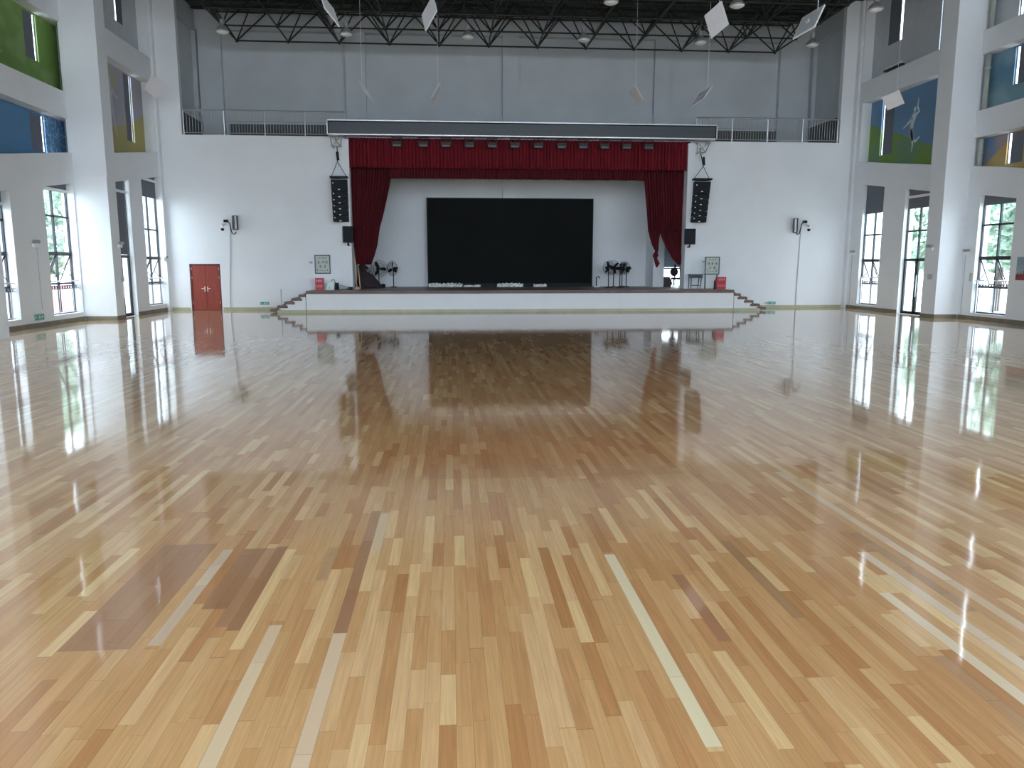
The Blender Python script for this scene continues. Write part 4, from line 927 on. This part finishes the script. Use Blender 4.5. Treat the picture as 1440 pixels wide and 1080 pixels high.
# lectern box, chair, table
Y = GB - 1.3; a, b = at(932, 390, Y), at(943, 405, Y)
o = thing('covered_amplifier', 'grey-brown covered box in front of the bright wing window', 'box', ((a.x + b.x) / 2, Y, SZ))
m = MB(); w = b.x - a.x; h = a.z - SZ
pr = [(0, 0), (w, 0), (w + 0.1, h * 0.35), (w - 0.05, h), (0.04, h)]
for yy in (Y, Y + 0.4):
    for x, z in pr: m.v.append((a.x + x, yy, SZ + z))
n = 5; m.f += [tuple(range(n)), tuple(range(n, 2 * n))[::-1]] + [(i, (i + 1) % n, n + (i + 1) % n, n + i) for i in range(n)]
m.build('cover', LECT, o); MB().box(a.x + 0.03, b.x - 0.02, Y - 0.01, Y + 0.41, a.z, a.z + 0.03).build('lid', TABLEM, o)
Y = GB - 2.3; c = at(950.5, 404, Y)
o = thing('office_chair', 'dark padded chair behind the right stage curtain', 'chair', (c.x, Y, SZ))
MB().box(c.x - 0.22, c.x + 0.22, Y - 0.2, Y + 0.24, SZ + 0.40, SZ + 0.50).build('seat', BLACKP, o)
m = MB(); 
for yy in (Y + 0.2, Y + 0.28):
    for i in range(16): w = 2 * PI * i / 16; m.v.append((c.x - 0.05 + 0.2 * math.cos(w), yy, SZ + 0.78 + 0.22 * math.sin(w)))
m.f += [tuple(range(16)), tuple(range(16, 32))[::-1]] + [(i, (i + 1) % 16, 16 + (i + 1) % 16, 16 + i) for i in range(16)]
m.build('backrest', PLUM, o)
MB().box(c.x - 0.03, c.x + 0.03, Y + 0.24, Y + 0.3, SZ + 0.45, SZ + 1.15).build('back_post', BLACK, o)
for dx in (-0.2, 0.2):
    for dy in (-0.18, 0.22): MB().tube([(c.x + dx * 0.9, Y + dy, SZ + 0.4), (c.x + dx * 1.1, Y + dy, SZ)], 0.018, 6).build('leg', BLACK, o)
for dx in (-0.24, 0.24): MB().tube([(c.x + dx, Y - 0.15, SZ + 0.45), (c.x + dx, Y - 0.15, SZ + 0.68), (c.x + dx, Y + 0.22, SZ + 0.70)], 0.018, 6).build('armrest', BLACK, o)
Y = BACK - 1.15; a, b = at(970.5, 385.5, Y), at(991, 385.5, Y)
o = thing('side_table', 'slate grey table on splayed legs left of the standing notice board', 'table', ((a.x + b.x) / 2, Y, SZ))
MB().box(a.x, b.x, Y, Y + 0.45, a.z - 0.03, a.z).build('tabletop', TABLEM, o)
MB().box(a.x + 0.12, b.x - 0.08, Y + 0.03, Y + 0.42, a.z - 0.18, a.z - 0.03).build('apron', INK, o)
for x, dx in ((a.x + 0.07, 0.0), (b.x - 0.12, -0.08)):
    for yy in (Y + 0.03, Y + 0.38): MB().tube([(x, yy, a.z - 0.03), (x + dx, yy, SZ)], [0.035, 0.02], 4).build('leg', TABLEM, o)
MB().box(a.x + 0.07, b.x - 0.18, Y + 0.03, Y + 0.06, SZ + 0.16, SZ + 0.2).build('stretcher', TABLEM, o)
p = at(1005, 405, BACK - 1.35)
tag(MB().tube([(p.x, p.y, SZ), (p.x, p.y, SZ + 0.36)], [0.05, 0.05], 10).lathe((p.x, p.y, SZ + 0.36), [(0.05, 0), (0.03, 0.04), (0.02, 0.08)], 10).build('gas_bottle', BLACK), 'slim dark cylinder between the standing board and the right red cabinet', 'cylinder')

# ------------------------------------------------------------------ signs and small wall fittings
def exit_sign(label, origin, ux, wn, w, h):
    """ux: along, wn: towards the room"""
    o = thing('exit_sign', label, 'exit sign', origin, 'low exit signs')
    O = Vector(origin); ux = Vector(ux); wn = Vector(wn); uz = Vector((0, 0, 1))
    MB().obox(O + wn * 0.02, ux * w / 2, wn * 0.018, uz * h / 2).build('sign_box', CABLE, o)
    f = MB().obox(O + wn * 0.04, ux * w * 0.47, wn * 0.003, uz * h * 0.40).build('green_face', EXITG, o)
    m = MB(); q = O + wn * 0.045
    def s(u, v, a, b): m.obox(q + ux * u * w + uz * v * h, ux * a * w, wn * 0.001, uz * b * h)
    s(-0.05, 0.22, 0.03, 0.07); s(-0.03, 0.02, 0.03, 0.13); s(0.02, -0.2, 0.05, 0.04); s(-0.08, -0.2, 0.04, 0.04); s(0.03, 0.08, 0.05, 0.025); s(0.12, 0, 0.012, 0.3)
    s(-0.32, 0, 0.08, 0.04); s(-0.38, 0.06, 0.03, 0.04); s(-0.38, -0.06, 0.03, 0.04); s(0.28, 0.1, 0.1, 0.03); s(0.28, -0.05, 0.1, 0.03); s(0.28, 0.02, 0.02, 0.18)
    m.build('pictogram', BAR, f)
p = on_side(54, 446, LX1)
exit_sign('green exit sign low on the left wall between two windows', (p.x, p.y, p.z), (0, 1, 0), (1, 0, 0), 0.62, 0.22)
p = at(372.5, 426.5, BACK); exit_sign('exit sign low on the wall left of the left stage steps', tuple(p), (1, 0, 0), (0, -1, 0), 0.42, 0.14)
p = at(1084.5, 426, BACK); exit_sign('exit sign low on the wall right of the right stage steps', tuple(p), (1, 0, 0), (0, -1, 0), 0.42, 0.14)
p = at(1076.5, 426, BACK); tag(MB().box(p.x - 0.04, p.x + 0.04, BACK - 0.04, BACK, p.z - 0.04, p.z + 0.04).build('wall_socket', CABLE), 'small socket to the left of the right exit sign', 'socket')
def twin_light(label, X, sgn, y, z, drop):
    o = thing('emergency_light', label, 'emergency light', (X, y, z), 'twin-head emergency lights on the walls')
    MB().box(X, X + sgn * 0.07, y - 0.13, y + 0.13, z - 0.1, z + 0.02).build('battery_box', BAR, o)
    for dy in (-0.09, 0.09): MB().tube([(X + sgn * 0.03, y + dy, z + 0.08), (X + sgn * 0.14, y + dy, z + 0.07)], [0.045, 0.06], 10).build('lamp_head', LAMPG, o)
    if drop: MB().tube([(X + sgn * 0.012, y + 0.12, z - 0.1), (X + sgn * 0.012, y + 0.12, drop)], 0.011, 6).build('cable', CABLE, o)
p = on_side(48, 343, LX1); twin_light('twin-head emergency light on the left wall above the green exit sign', LX1, 1, p.y, p.z, 0.58)
p = on_side(1353, 355, RX1); twin_light('twin-head emergency light on the right wall beside the right column', RX1, -1, 28.72, p.z, 0.2)
p = on_side(1198, 356, RX2); twin_light('twin-head emergency light between the end wall and the right far window', RX2, -1, 36.1, p.z, 0.2)
p = on_side(236, 364, LX2); twin_light('twin-head emergency light between the left far window and the end wall', LX2, 1, 36.5, p.z, 0)
twin_light('twin-head emergency light on the face of the right column', 19.0, -1, 29.5, 2.75, 0)
twin_light('twin-head emergency light on the face of the left column', -12.75, 1, 31.2, 2.85, 0)
def switch(label, X, sgn, y, z, w=0.14, h=0.1):
    tag(MB().box(X, X + sgn * 0.02, y - w, y + w, z - h, z + h).build('switch_plate', CABLE), label, 'switch plate')
switch('grey switch plate on the right column beside the glazed door', 19.0, -1, 29.45, 1.62)
switch('grey switch plate on the left column beside the glazed door', -12.75, 1, 31.25, 1.55)
switch('small grey call plate on the right wall left of the near window', RX1, -1, 28.45, 1.62, 0.06, 0.16)
# poster
p0 = on_side(1431, 361, RX1 - 0.01); p1 = on_side(1429, 394, RX1 - 0.01)
y1 = p0.y; y0 = y1 - 1.3; z1, z0 = p0.z, p1.z
o = thing('wall_poster', 'pale blue poster with a dark red lower strip on the right wall', 'poster', (RX1, (y0 + y1) / 2, z0))
MB().box(RX1, RX1 - 0.012, y0, y1, z0, z1).build('sheet', noise_mat('poster_blue', (0.30, 0.40, 0.45), 0.5, var=0.25, scale=2), o)
m = MB().box(RX1 - 0.012, RX1 - 0.015, y0, y1, z0, z0 + 0.22).build('red_strip', noise_mat('poster_red', (0.28, 0.05, 0.06), 0.5, var=0.4, scale=5), o)
m = MB()
for i in range(9): yy = y1 - 0.1 - i * 0.13; m.box(RX1 - 0.012, RX1 - 0.016, yy - 0.03, yy + 0.02, z0 + 0.2, z0 + 0.27 + 0.03 * (i % 3))
m.build('skyline_print', noise_mat('poster_grey', (0.14, 0.16, 0.17), 0.5, var=0.3), o)
# tube light on the beam right
p = on_side(1254, 102, RX2 - 0.1)
o = thing('tube_light', 'short tube light on the beam above the green hill mural', 'light', (RX2 - 0.1, p.y, 10.42))
MB().tube([(RX2 - 0.12, p.y - 0.75, 10.62), (RX2 - 0.12, p.y + 0.5, 10.62)], 0.035, 8).build('tube', LAMPW, o)
MB().box(RX2 - 0.17, RX2, p.y - 0.8, p.y + 0.55, 10.50, 10.56).build('tray', BLACK, o)

# ------------------------------------------------------------------ gallery railing
def railing(label, x0, x1):
    Y = BACK + 0.08
    o = thing('gallery_railing', label, 'railing', ((x0 + x1) / 2, Y, GZ), 'railings of the gallery')
    MB().tube([(x0, Y, GZ + 1.08), (x1, Y, GZ + 1.08)], 0.035, 8).build('top_rail', STEEL, o)
    MB().tube([(x0, Y, GZ + 0.10), (x1, Y, GZ + 0.10)], 0.02, 8).build('bottom_rail', STEEL, o)
    n = max(1, round((x1 - x0) / 1.95))
    for i in range(n + 1):
        x = x0 + 0.05 + (x1 - x0 - 0.1) * i / n; MB().tube([(x, Y, GZ), (x, Y, GZ + 1.08)], 0.026, 8).build('post', STEEL, o)
    nb = int((x1 - x0) / 0.125)
    for i in range(min(nb, 99)):
        x = x0 + (x1 - x0) * (i + 0.5) / nb; MB().tube([(x, Y, GZ + 0.1), (x, Y, GZ + 1.08)], 0.011, 5).build('baluster', CABLE, o)
railing('steel gallery railing to the left of the grey housing', GX0 + 0.02, -4.7)
railing('steel gallery railing to the right of the grey housing', 11.6, GX1 - 0.02)

# ------------------------------------------------------------------ space frame
NX, S = 12, 2.36
bx0, bz, by0 = -9.86, 12.46, 38.9
tz = bz + 1.62
rows = 20
def Bn(i, j): return Vector((bx0 + i * S, by0 - j * S, bz))
def Tn(i, j): return Vector((bx0 - S / 2 + i * S, by0 + S / 2 - j * S, tz))
sf = thing('space_frame', 'dark steel space frame under the hall roof', 'roof truss', (3, 15, bz))
for j in range(rows): MB().tube([Bn(0, j), Bn(NX - 1, j)], 0.038, 6).build('bottom_chord', TRUSS, sf)
for i in range(NX): MB().tube([Bn(i, 0), Bn(i, rows - 1)], 0.038, 6).build('bottom_chord', TRUSS, sf)
for j in range(rows + 1): MB().tube([Tn(0, j), Tn(NX, j)], 0.045, 6).build('top_chord', TRUSS, sf)
for i in range(NX + 1): MB().tube([Tn(i, 0), Tn(i, rows)], 0.045, 6).build('top_chord', TRUSS, sf)
cnt = 0; rest = MB()
for j in range(rows):
    for i in range(NX):
        for di, dj in ((0, 0), (1, 0), (0, 1), (1, 1)):
            if cnt < 100: MB().tube([Bn(i, j), Tn(i + di, j + dj)], 0.034, 6).build('web_strut', TRUSS, sf); cnt += 1
            else: rest.tube([Bn(i, j), Tn(i + di, j + dj)], 0.034, 5)
tag(rest.build('web_struts', TRUSS, sf), kind='stuff')
nd = MB()
for j in range(2, rows):
    for i in range(NX): nd.lathe(Bn(i, j) - Vector((0, 0, .08)), [(0.02, 0), (0.07, 0.04), (0.085, 0.08), (0.07, 0.12), (0.02, 0.16)], 8)
for j in range(rows + 1):
    for i in range(NX + 1): nd.lathe(Tn(i, j) - Vector((0, 0, .08)), [(0.02, 0), (0.07, 0.04), (0.085, 0.08), (0.07, 0.12), (0.02, 0.16)], 8); nd.tube([Tn(i, j), Tn(i, j) + Vector((0, 0, 0.2))], 0.04, 5)
tag(nd.build('node_balls', TRUSS, sf), kind='stuff')
for j in range(2):
    for i in range(NX): MB().lathe(Bn(i, j) - Vector((0, 0, .08)), [(0.02, 0), (0.07, 0.04), (0.085, 0.08), (0.07, 0.12), (0.02, 0.16)], 8).build('node_ball', TRUSS, sf)
# purlins under the sheet
pur = MB()
for j in range(rows * 2): yy = by0 + S / 2 - j * S / 2; pur.box(-13.9, 19.9, yy - 0.05, yy + 0.05, 14.2, 14.3)
pur.build('purlins', TRUSS, sf)

# ------------------------------------------------------------------ high-bay lamps
lx = [at(311, 40, 34).x, at(486, 44, 34).x, at(658, 49, 34).x, at(822, 49, 34).x, at(987, 56, 34).x, at(1145, 60, 34).x]
names = ['leftmost', 'second from the left', 'third from the left', 'third from the right', 'second from the right', 'rightmost']
first = None
def lamp(loc, lab, grp='bell-shaped high-bay lamps'):
    global first
    if first is None:
        first = s = thing('high_bay_lamp', lab, 'ceiling lamp', loc, grp)
        MB().lathe((0, 0, 0), [(0.20, -0.02), (0.27, -0.02), (0.285, 0.0), (0.27, 0.04), (0.20, 0.15), (0.13, 0.21), (0.07, 0.25)], 20).build('reflector', LAMPG, s, smooth=True)
        MB().lathe((0, 0, 0), [(0.02, -0.10), (0.14, -0.085), (0.22, -0.05), (0.255, -0.015), (0.20, -0.012)], 20).build('diffuser', LAMPW, s, smooth=True)
        MB().lathe((0, 0, 0), [(0.06, 0.24), (0.06, 0.30), (0.10, 0.31), (0.10, 0.46), (0.03, 0.48)], 12).build('ballast', LAMPG, s)
        MB().tube([(0, 0, 0.46), (0, 0, 0.88)], 0.008, 5).build('suspension', LAMPG, s)
        sit(s)
    else: dup(first, loc, lab)
for k, x in enumerate(lx): lamp((x, 34.18, 11.55), 'bell-shaped high-bay lamp in the row nearest the stage, ' + names[k])
for x, lab in (((at(858, 2, 29.6)).x, 'bell-shaped lamp at the top edge, left one of the nearer row'), (at(1035, 3, 29.6).x, 'bell-shaped lamp at the top edge, middle one of the nearer row'), (at(1229, 8, 29.6).x, 'bell-shaped lamp in front of the right wall, nearer row')): lamp((x, 29.46, 11.56), lab)

# ------------------------------------------------------------------ hanging acoustic panels
AP = [('P1', [(-3.824, 24.751, 10.168), (-3.494, 25.401, 9.839), (-3.272, 24.968, 9.205)], 1, 'white square panel hung nearly edge-on, upper left of the near four'),
 ('P2', [(-0.454, 25.772, 10.446), (-0.332, 25.277, 9.83), (-0.704, 25.76, 9.368)], 1, 'white square panel hung upright, second of the near four from the left'),
 ('P3', [(8.65, 25.305, 10.354), (8.855, 25.135, 9.608), (8.543, 25.83, 9.364)], 1, 'bright white square panel facing the hall, left of the grey-faced one'),
 ('P4', [(10.366, 21.769, 9.174), (9.992, 21.509, 8.516), (9.712, 22.247, 8.384)], 1, 'square panel with grey underside, tilted beside the right wall top'),
 ('P5', [(-4.048, 36.686, 10.282), (-3.85, 37.388, 9.953), (-3.407, 37.011, 9.416)], 0.925, 'white panel hung edge-on as a thin slanting line, leftmost before the gallery wall'),
 ('P6', [(-0.369, 34.178, 9.685), (-0.392, 34.962, 9.527), (-0.754, 34.822, 8.886)], 1, 'narrow white panel before the gallery wall, just left of its middle pilaster'),
 ('P7', [(7.999, 34.132, 9.725), (8.372, 34.077, 9.119), (8.322, 34.869, 9.017)], 1, 'white panel before the gallery wall, just right of its middle pilaster'),
 ('P8', [(10.862, 32.505, 9.406), (10.41, 32.189, 8.826), (10.134, 32.918, 8.644)], 1, 'white panel hung edge-on before the gallery wall, rightmost there'),
 ('P9', [(-12.119, 34.165, 9.805), (-11.881, 34.894, 9.577), (-12.262, 34.836, 8.996)], 1, 'white square panel hung before the lilac and ochre mural'),
 ('P10', [(19.34, 34.57, 9.515), (19.871, 34.138, 9.751), (20.387, 34.505, 9.262)], 0.92, 'white square panel hung before the green hill mural')]
for nm, (a, b, c), k, lab in AP:
    E0 = Vector((0, 0, EYE)); a, b, c = [E0 + (Vector(q) - E0) * k for q in (a, b, c)]
    u = (a - b); v = (c - b); ctr = (a + c) / 2; nrm = u.cross(v).normalized()
    o = thing('acoustic_panel', lab, 'hanging panel', ctr, 'square panels hung from the roof frame')
    MB().obox(ctr, u / 2, v / 2, nrm * 0.018).build('panel', BOARD, o)
    w = MB()
    tip = max((a, b, c, a + c - b), key=lambda q: q.z); ht = ctr + (tip - ctr) * 0.55
    w.tube([ht, (ht.x, ht.y, 14.295)], 0.009, 5); w.build('wire', BAR, o)
    if nm == 'P4': MB().obox(ctr - nrm * (0.02 if nrm.dot(ctr - E0) > 0 else -0.02), u * 0.46, v * 0.46, nrm * 0.004).build('grey_face', CABLE, o)
    side = 1 if nrm.dot(ctr - E0) > 0 else -1
    if nm in ('P4', 'P8'): side = -side
    hk = ctr + nrm * side * 0.05
    MB().obox(hk, u * 0.06, v * 0.06, nrm * 0.035).build('bracket', CABLE, o)

# ------------------------------------------------------------------ outside: paving, low walls, trees
struct('ground', MB().box(-80, 90, -60, 100, -0.5, -0.31), CONC)
tag(MB().box(-19.2, -19.0, 20, 52, -0.31, 1.1).build('garden_wall', PINKW), 'low pink wall outside the left windows', 'wall', kind='structure')
def tree(x, y, h, r, seed, label):
    rnd = random.Random(seed)
    o = thing('tree', label, 'tree', (x, y, -0.31), 'trees outside the windows')
    MB().tube([(x, y, -0.31), (x + 0.1, y, h * 0.3), (x, y + 0.1, h * 0.6)], [0.2, 0.15, 0.08], 8).build('trunk', BARK, o)
    m = MB()
    for i in range(1100):
        w = rnd.uniform(0, 2 * PI); cz = rnd.uniform(-1, 1); q = r * (0.55 + 0.45 * rnd.random())
        s = math.sqrt(1 - cz * cz)
        c = Vector((x + q * s * math.cos(w), y + q * s * math.sin(w), h * 0.62 + q * cz * (h * 0.42 / r)))
        a = Vector((rnd.uniform(-1, 1), rnd.uniform(-1, 1), rnd.uniform(-1, 1))).normalized(); b = a.orthogonal().normalized(); l = rnd.uniform(0.22, 0.42)
        n = len(m.v); m.v += [tuple(c + a * l), tuple(c + b * l * 0.6), tuple(c - a * l), tuple(c - b * l * 0.6)]; m.f.append((n, n + 1, n + 2, n + 3))
    m.build('crown', LEAF, o)
tree(-21.5, 43.0, 7.0, 2.6, 1, 'leafy tree outside the left near window, beyond the pink wall')
tree(-22.0, 37.8, 6.0, 2.2, 2, 'smaller leafy tree outside the leftmost window')
tree(28.5, 38.4, 7.5, 2.9, 3, 'leafy tree outside the right near window')
tree(27.0, 33.8, 6.0, 2.0, 4, 'smaller leafy tree outside, nearer than the one by the right near window')
tree(31.0, 47.5, 6.5, 2.4, 5, 'distant leafy tree outside the right glazed door')

# ------------------------------------------------------------------ light: overcast sky through the seen windows and the added unseen ones
wd = bpy.data.worlds.new('overcast_sky'); SC.world = wd; wd.use_nodes = True
nt = wd.node_tree; bg = nt.nodes['Background']
tc = nt.nodes.new('ShaderNodeTexCoord'); sx = nt.nodes.new('ShaderNodeSeparateXYZ'); rp = nt.nodes.new('ShaderNodeValToRGB')
nt.links.new(tc.outputs['Generated'], sx.inputs[0]); nt.links.new(sx.outputs[2], rp.inputs[0]); nt.links.new(rp.outputs[0], bg.inputs[0])
rp.color_ramp.elements[0].color = (0.78, 0.88, 1.0, 1); rp.color_ramp.elements[1].color = (0.74, 0.86, 1.0, 1)
bg.inputs[1].default_value = 2.2
def portal(X, y0, y1, z0, z1, sgn):
    l = bpy.data.lights.new('daylight_portal', 'AREA'); l.shape = 'RECTANGLE'; l.size = z1 - z0; l.size_y = y1 - y0; l.cycles.is_portal = True
    o = bpy.data.objects.new('daylight_portal', l); COL.objects.link(o); o.location = (X, (y0 + y1) / 2, (z0 + z1) / 2)
    o.rotation_euler = (0, PI / 2 if sgn > 0 else -PI / 2, 0)
for a, b, s in L_LOW1: portal(LX1 - 0.5, a, b, s, lowL(b), -1)
for a, b, s in L_LOW2: portal(LX2 - 0.5, a, b, s, lowL(b), -1)
for a, b, s in R_LOW1: portal(RX1 + 0.5, a, b, s, lowR(b), 1)
for a, b, s in R_LOW2: portal(RX2 + 0.5, a, b, s, lowR(b), 1)
for a, b in HIGH: portal(LX1 - 0.5, a, b, 6.3, 12.5, -1); portal(RX1 + 0.5, a, b, 6.3, 12.5, 1)
for z0, z1 in ((0.3, 6.2), (7.6, 12.6)):
    l = bpy.data.lights.new('daylight_portal', 'AREA'); l.shape = 'RECTANGLE'; l.size = 32.4; l.size_y = z1 - z0; l.cycles.is_portal = True
    o = bpy.data.objects.new('daylight_portal', l); COL.objects.link(o); o.location = (3.8, REAR - 0.35, (z0 + z1) / 2); o.rotation_euler = (PI / 2, 0, 0)
l = bpy.data.lights.new('daylight_portal', 'AREA'); l.shape = 'RECTANGLE'; l.size = 1.6; l.size_y = 1.0; l.cycles.is_portal = True
o = bpy.data.objects.new('daylight_portal', l); COL.objects.link(o); o.location = (12.1, GB + 0.35, 1.45); o.rotation_euler = (-PI / 2, 0, 0)

# ------------------------------------------------------------------ camera and view
cam = bpy.data.cameras.new('camera'); co = bpy.data.objects.new('camera', cam); COL.objects.link(co)
cam.sensor_fit = 'HORIZONTAL'; cam.sensor_width = 36; cam.lens = 36 * F / 1440; cam.clip_end = 300; cam.clip_start = 0.05
Mx = Matrix((RV, UV, -FV)).transposed().to_4x4(); Mx.translation = Vector((0, 0, EYE)); co.matrix_world = Mx
SC.camera = co
SC.view_settings.view_transform = 'Standard'; SC.view_settings.look = 'None'; SC.view_settings.gamma = 1; SC.view_settings.use_curve_mapping = False
SC.view_settings.exposure = 2.05
cy = SC.cycles
cy.max_bounces = 10; cy.diffuse_bounces = 6; cy.glossy_bounces = 4; cy.transparent_max_bounces = 12; cy.transmission_bounces = 4
cy.sample_clamp_indirect = 6.0; cy.use_denoising = True; cy.caustics_reflective = False; cy.caustics_refractive = False
